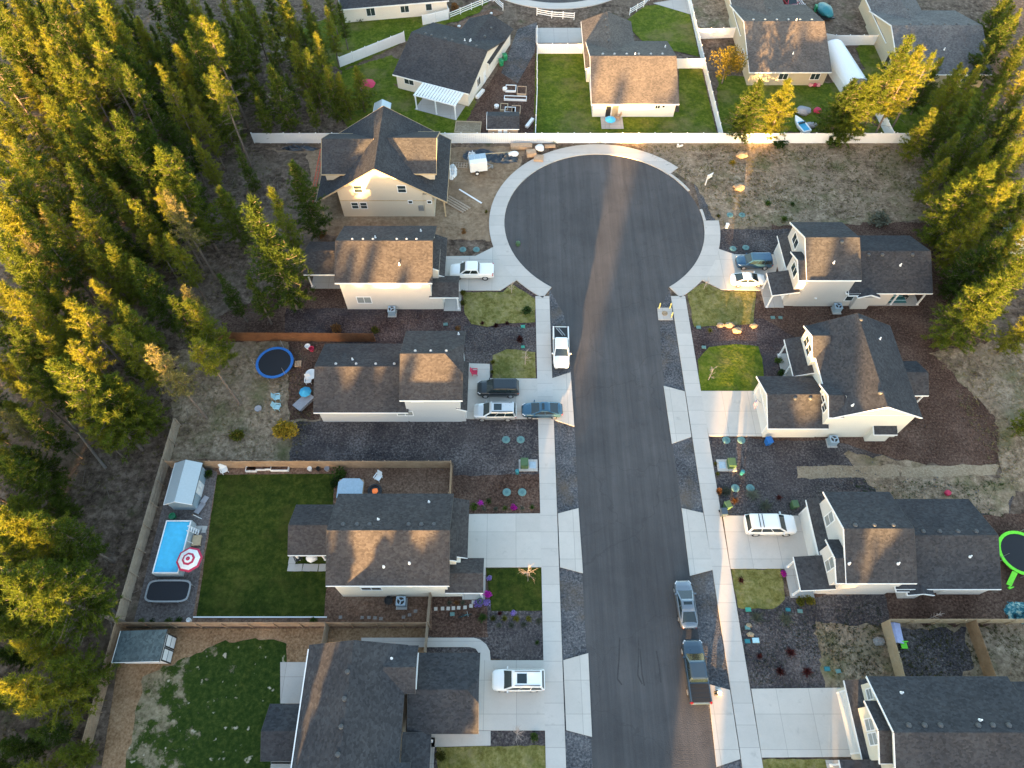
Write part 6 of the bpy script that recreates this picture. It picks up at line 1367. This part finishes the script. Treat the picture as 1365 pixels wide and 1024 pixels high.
def plant(x, y, h, base, v, side):
    K = pine_proto((base,v)); s = h/K[0]
    t = bpy.data.objects.new('pine_tree', None); COL.objects.link(t); t.location = (x,y,0); ws = s**.75*rnd.uniform(.92,1.1)
    t.scale = (ws,ws,s); t.rotation_euler = (rnd.gauss(0,.012),rnd.gauss(0,.012),rnd.uniform(0,6.283)); t.empty_display_size = .5
    for i, (nm, mb, m) in enumerate((('trunk',K[1],M_bark),('crown',K[2],F_dry if base == 'dry' else F_pine))):
        if K[3+i] is None: o = mb.build(nm, m, t); K[3+i] = o.data
        else: o = bpy.data.objects.new(nm, K[3+i]); COL.objects.link(o); o.parent = t
    TREES.append((t,x,y,h,base,side)); return t
def proj(x,y,z):
    dz = H-z; zc = math.sin(TH)*y+math.cos(TH)*dz; yc = -math.cos(TH)*y+math.sin(TH)*dz
    return (682.5+F*x/zc, 512+F*yc/zc)
def solve(a, b):
    B = at(*b); return min((math.dist(at(*a,z/5),B),z/5) for z in range(15,130))[1]
LEFT = [ # apex px, base px, kind
 ((30,35),(103,143),'bare'),((65,22),(150,160),'bare'),((90,0),(183,125),'bare'),((48,8),(118,128),'bare'),((103,140),(182,270),'wide'),((135,165),(200,280),'wide'),((212,0),(246,52),'bare'),((272,92),(335,222),'bare'),((222,256),(288,372),'dry'),
 ((335,262),(396,412),'full'),((362,222),(425,318),'full'),((340,255),(402,350),'slim'),((108,268),(180,385),'wide'),((55,280),(130,372),'dry'),((25,318),(105,405),'dry'),((120,370),(190,455),'tall'),((161,405),(235,500),'tall'),((93,458),(190,600),'full'),((118,480),(200,585),'tall'),((190,465),(276,558),'dry'),
 ((145,443),(215,520),'tall'),((202,320),(275,400),'tall'),((225,394),(300,470),'dry'),((206,404),(280,480),'slim'),((274,374),(330,430),'slim'),((314,372),(362,432),'slim'),((258,452),(320,540),'bare'),((8,655),(112,745),'full'),((5,755),(165,830),'wide'),((40,745),(150,815),'wide'),((5,905),(120,940),'full'),((15,850),(110,885),'tall'),((0,985),(60,1000),'full'),
 ((20,655),(75,700),'wide'),((45,690),(105,690),'full'),((0,820),(90,860),'wide'),((60,880),(140,905),'full'),((0,930),(60,935),'wide'),((40,960),(105,985),'tall'),((0,870),(45,880),'full'),((15,600),(80,640),'full'),((75,490),(150,560),'wide'),((60,440),(130,520),'full'),((140,500),(212,575),'full'),((165,430),(235,530),'tall'),((240,405),(300,490),'full'),((100,560),(165,610),'tall'),((0,700),(50,760),'full'),((60,790),(120,812),'tall'),((80,1000),(125,1010),'full'),
 ((370,0),(398,62),'full'),((405,18),(428,80),'full'),((356,72),(380,135),'tall'),((400,68),(432,150),'full'),((425,90),(452,165),'full'),((442,98),(468,160),'full'),((465,88),(487,150),'full'),((404,120),(425,178),'slim'),((340,125),(365,190),'tall'),((310,0),(345,60),'tall'),((262,5),(300,70),'tall'),((285,30),(320,95),'slim'),
 ((207,115),(260,190),'slim'),((245,145),(300,225),'tall'),((218,172),(275,250),'tall'),((40,160),(95,225),'slim'),((0,130),(60,190),'tall'),((10,85),(70,160),'tall'),((170,60),(215,130),'slim'),((190,35),(232,100),'slim'),((150,300),(205,370),'tall'),((0,440),(105,520),'wide'),((20,470),(95,545),'tall'),((0,545),(70,600),'dry'),((35,540),(110,610),'tall'),((0,600),(60,660),'tall'),
 ((280,256),(330,330),'full'),((300,200),(345,265),'slim'),((190,140),(240,205),'tall'),((60,215),(120,285),'tall'),((10,225),(70,290),'tall'),((20,395),(85,460),'tall'),((75,385),(135,455),'slim'),((130,290),(185,360),'tall'),((375,100),(400,160),'tall'),
]
for i,(a,b,k) in enumerate(LEFT): x,y = at(*b); plant(x,y,solve(a,b),k,i%2,'left')
RIGHT = [((1225,60),(1165,182),'wide'),((1150,95),(1118,188),'broad'),((1278,140),(1226,216),'full'),((1168,105),(1128,186),'full'),((1300,230),(1238,300),'full'),((1318,280),(1250,360),'full'),((1365,340),(1285,430),'broad'),((1365,150),(1300,225),'broad'),((1208,42),(1146,180),'wide'),((1248,70),(1188,172),'bare'),((1132,103),(1103,186),'broad'),((1060,108),(1025,186),'broad'),((992,103),(984,190),'broad'),((1292,93),(1232,182),'full'),((1304,123),(1250,196),'full'),((1245,142),(1202,216),'full'),((1282,178),(1232,246),'full'),((1317,172),(1255,248),'full'),
 ((1270,213),(1222,275),'full'),((1342,228),(1242,330),'broad'),((1362,255),(1258,348),'full'),((1338,322),(1262,398),'broad'),((1348,372),(1253,460),'broad'),((1372,300),(1290,390),'full'),((1380,180),(1310,262),'full'),((1358,55),(1318,130),'full'),((1368,115),(1315,185),'full'),((1345,95),(1300,160),'full'),((1345,15),(1325,70),'full'),((1345,5),(1318,60),'full'),((1375,35),(1340,95),'full'),((1390,520),(1352,580),'full'),((1365,340),(1300,415),'full'),((1330,190),(1270,262),'full'),((1385,400),(1330,470),'full'),((1390,235),(1330,310),'full')]
for i,(a,b,k) in enumerate(RIGHT): x,y = at(*b); plant(x,y,solve(a,b),k,i%2,'right')
rf = random.Random(5)
def fill(n, gen, side, kinds, hs, md):
    c = 0; tries = 0
    while c < n and tries < 6000:
        tries += 1; x,y = gen()
        if any((x-t[1])**2+(y-t[2])**2 < md*md for t in TREES): continue
        h = rf.uniform(*hs); a = proj(x,y,h*.8); b = proj(x,y,h)
        if not ((-10 if side != 'low' else -70) < a[0] < 1375 and -10 < a[1] < 1034): continue
        g = proj(x,y,0)
        if side in ('left','low') and (g[0] > 232 and g[1] > 455): continue
        if side in ('left','low') and 95 < g[0] < 235 and 590 < g[1] < 740: continue      # the clearing beside the pool yard fence
        if side == 'right' and (g[1] < 130 and a[0] < 1330): continue
        if side == 'left' and g[0] > 330 and 195 < g[1] < 320: continue
        plant(x,y,h,rf.choice(kinds),rf.randrange(2),side); c += 1
fill(150, lambda: (rf.uniform(-97,-39.5), rf.uniform(-2,124)), 'left', ('tall','full','slim','full','tall','bare','tall','full'), (10,18), 2.8)
fill(30, lambda: (rf.uniform(-58,-39.3), rf.uniform(0,48)), 'low', ('full','wide','tall'), (6,12), 2.6)
for i_, q_ in enumerate(TREES):
    if q_[5] == 'low': TREES[i_] = q_[:5]+('left',)
fill(14, lambda: (rf.uniform(-40,-27), rf.uniform(86,125)), 'left', ('full','tall'), (8,12), 3.0)
fill(26, lambda: (rf.uniform(60,98), rf.uniform(58,124)), 'right', ('full','tall','slim'), (8,13), 3.4)
ORD = ['first','second','third','fourth','fifth','sixth','seventh','eighth','ninth','tenth','eleventh','twelfth','thirteenth','fourteenth','fifteenth','sixteenth','seventeenth','eighteenth','nineteenth','twentieth']+['twenty '+o for o in ['first','second','third','fourth','fifth','sixth','seventh','eighth','ninth']]
LM = [(-999,70,'top cream house'),(70,150,'crimson umbrella'),(150,230,'long white fence'),(230,310,'unfinished tan house'),(310,385,'pinkish cream house'),(385,470,'brown fence'),(470,560,'grey house'),(560,650,'grey metal shed'),(650,740,'blue pool'),(740,830,'black trampoline'),(830,1999,'slate roofed shed')]
LMR = [(-999,60,'top edge'),(60,110,'top grey roof'),(110,165,'long white fence'),(165,230,'dry vacant lot'),(230,300,'greige roof ridge'),(300,1999,'greige wall')]
LOOK = {'tall':'tall green','wide':'broad','bare':'long trunked','dry':'dry greyish','full':'bushy','slim':'slender','broad':'wide crowned'}
for side, lms in (('left',LM),('right',LMR)):
    for lo,hi,nm in lms:
        row = sorted([(proj(x,y,h*.75)[0],t,base) for (t,x,y,h,base,s_) in TREES if s_ == side and lo <= proj(x,y,h*.75)[1] < hi], key=lambda q: q[0])
        for i,(p_,t,base) in enumerate(row):
            tag(t, f"{LOOK[base]} pine, {ORD[min(i,28)]} from the left of {side} trees level with {nm}", 'pine tree', 'pines of the left forest' if side=='left' else 'pines along the right side')
# yellow broadleaf tree and the golden bush in the rough yard
def crown_tree(name, label, cat, x, y, h, r, m, seed, tm=M_bark, n=2600):
    t = thing(name, label, cat, (x,y,0)); q = random.Random(seed); tr = MB(); cr = MB()
    tr.cyl((0,0,0),(0,0,h*.5),.13,.08,n=7); lobes = []
    for k in range(11):
        a = q.uniform(0,6.283); e = q.uniform(.35,1.3); L = h*q.uniform(.25,.5); p = V((0,0,h*q.uniform(.25,.5))); d = V((math.cos(a)*math.cos(e)*r/h*2,math.sin(a)*math.cos(e)*r/h*2,math.sin(e))); tr.cyl(p,p+d*L,.05,.02,n=5); lobes.append((p+d*L, q.uniform(.35,.6)*r))
    for _ in range(n):
        c, rr_ = q.choice(lobes); d = rdir(q); leaf(cr, c+d*rr_*q.uniform(.4,1.), (d+rdir(q)).normalized(), rdir(q), q.uniform(.18,.32), .075)
    tr.build('trunk', tm, t); cr.build('crown', m, t); return t
x,y = at(962,112); crown_tree('broadleaf_tree','yellow orange broadleaf tree between two white fences','tree',x,y,6.0,2.6,F_yellow,3)
x,y = at(383,585); crown_tree('yellow_bush','golden yellow bush in the rough yard near the grey seat','bush',x,y,2.9,1.5,F_yellow,9,n=1500)
t = TREES[0][0]
for (a,b,lab) in (((205,478),(238,522),''),((480,160),(482,200),'')): pass
# fallen logs in the forest
for a,b,lab in (((114,770),(165,830),'fallen pale log ending at the weathered fence'),((92,560),(142,625),'fallen bare log in the forest clearing'),((112,885),(130,940),'dark fallen log by the pale fence')):
    p0 = at(*a); p1 = at(*b); mb = MB(); mb.cyl((*p0,.35),(*p1,.15),.11,.17,n=8)
    for k in range(9): c = V((*p0,.35)).lerp(V((*p1,.15)),.08+.08*k); mb.beam(c,c+V((rnd.uniform(-.8,.8),rnd.uniform(-.5,.8),rnd.uniform(0,.5))),.03,.03)
    simple('fallen_log',lab,'log',mb,M_twig,'fallen logs in the forest',loc=p0)
# pale boardwalk pieces glimpsed between the pines
for a,b,lab in (((372,80),(377,50),'short pale boardwalk piece between the topmost pines'),((358,130),(412,110),'long pale boardwalk piece under the pines by the white fence')):
    p0 = at(*a); p1 = at(*b); root = thing('boardwalk',lab,'boardwalk',(*p0,0),0,'boardwalk pieces under the pines',True); p0=V((*p0,.15)); p1=V((*p1,.15)); L=(p1-p0).length; n=int(L/.3)
    mb = MB()
    for k in range(n): c=p0.lerp(p1,(k+.5)/n); d=(p1-p0).normalized(); mb.rbox(c,(.26,1.2,.05),math.atan2(d.y,d.x))
    mb.build('deck', M_fenceG, root)
    for s_ in (-.5,.5): q=V((-(p1-p0).y,(p1-p0).x,0)).normalized()*s_; mb=MB(); mb.beam(p0+q-V((0,0,.08)),p1+q-V((0,0,.08)),.1,.12); mb.build('runner', M_fenceG, root)

# ---------------------------------------------------------------- the wood south of the street, out of frame: unseen, its heights and gaps shaped to place the shade and sun beams
SUNAZ = math.atan2(-.245,-1.0); SUNEL = R(4.3)
rw = random.Random(21); mb = MB(); SL = [(16.5,81.6,.95,5.2),(16.6,2.07,.95,0),(-16.6,9.,.6,7.6),(32.5,37.,.5,8.7),(35.,21.,.45,11.3)]  # SL: gaps cut through the unseen trees to let sun beams reach road and roofs
def clear(x,y,r):
    h = 99
    for a,b,w,low in SL:
        if abs((x-a)-(y-b)*.245)*.971 < w+r: h = min(h, low+(-35-y)*.072)
    return h
def canopy(x,y,h,r,n):
    for _ in range(n):
        t = rw.random()**.8; rr_ = r*(1-t)**.7*(.4+.6*min(1,t/.15))+.1; a = rw.uniform(0,6.283); q = rr_*math.sqrt(rw.random())
        leaf(mb, V((x+q*math.cos(a),y+q*math.sin(a),.3+t*(h-.4))), rdir(rw), rdir(rw), .9, .28)
    mb.cyl((x,y,0),(x,y,h*.8),.14,.05,n=5)
def top(x): return 12.2 if x < -46 else 11.5 if x < -33 else 11.3 if x < -20.5 else 12.4 if x < -7 else 13.2 if x < 1.5 else 15.6 if x < 10 else 14.9 if x < 30 else 11.6  # treetop heights set per strip to choose which roofs catch the sun
for _ in range(520):
    x,y = rw.uniform(-62,75), rw.uniform(-60,-34); r = rw.uniform(1.2,2.); xe = x-(y+35)*.245; h = top(xe)-.7+(-35-y)*.072+rw.gauss(0,.3)+2.6*noise.noise(V((xe*.42,7,1)))
    if (cl := clear(x,y,r*.8)) > 2: canopy(x,y,min(max(4,h),cl),r,130)
x = -60.
while x < 74:
    x += rw.choice((2.4,3.,3.7,4.5,5.2)); y = rw.uniform(-39,-33); r = rw.uniform(1.0,1.7); h = top(x)+rw.uniform(0,3.2)+(1.1 if x < -33 else 1.2 if -22 < x < -9 else 0)
    if (cl := clear(x,y,r*.8)) > 2: canopy(x,y,min(h,cl),r,700)
for _ in range(34):  # unseen pines added to shade the west roof slope of L4
    x,y = rw.uniform(-25.5,-15.5), rw.uniform(-16,-8); h = rw.uniform(8.5,10.0)
    if clear(x,y,.6) > 50: canopy(x,y,h,rw.uniform(1.4,2.),320)
for _ in range(230):
    x,y = rw.uniform(-125,-41), rw.uniform(-60,-6); canopy(x,y,rw.uniform(10,16),rw.uniform(1.3,2.0),110)
struct(mb.build('wood', F_pine), 'stuff', 'unseen pine wood shaped to shade the street and roofs')

# ---------------------------------------------------------------- light, sky, camera
w = bpy.data.worlds.new('World'); scene.world = w; w.use_nodes = True
nt = w.node_tree; sky = nt.nodes.new('ShaderNodeTexSky'); sky.sky_type = 'NISHITA'; sky.sun_disc = False
sky.sun_elevation = SUNEL; sky.sun_rotation = SUNAZ; sky.air_density = .95; sky.dust_density = 1.7; sky.ozone_density = 1.05
nt.links.new(sky.outputs[0], nt.nodes['Background'].inputs[0]); nt.nodes['Background'].inputs[1].default_value = .15
sl = bpy.data.lights.new('sun','SUN'); sl.energy = 5.0; sl.angle = R(.8); sl.color = (1,.56,.2)
so = bpy.data.objects.new('sun', sl); COL.objects.link(so)
d = V((math.sin(SUNAZ)*math.cos(SUNEL), math.cos(SUNAZ)*math.cos(SUNEL), math.sin(SUNEL)))
so.rotation_euler = d.to_track_quat('Z','Y').to_euler(); so.location = d*200
cam = bpy.data.cameras.new('camera'); co = bpy.data.objects.new('camera', cam); COL.objects.link(co)
co.location = (0,0,H); co.rotation_euler = (TH,0,0); cam.sensor_fit = 'HORIZONTAL'; cam.angle = 2*math.atan(682.5/F); cam.clip_end = 3000; cam.clip_start = .5
scene.camera = co
vs = scene.view_settings; vs.view_transform = 'Standard'; vs.look = 'None'; vs.exposure = 3.27; vs.gamma = 1; vs.use_curve_mapping = False
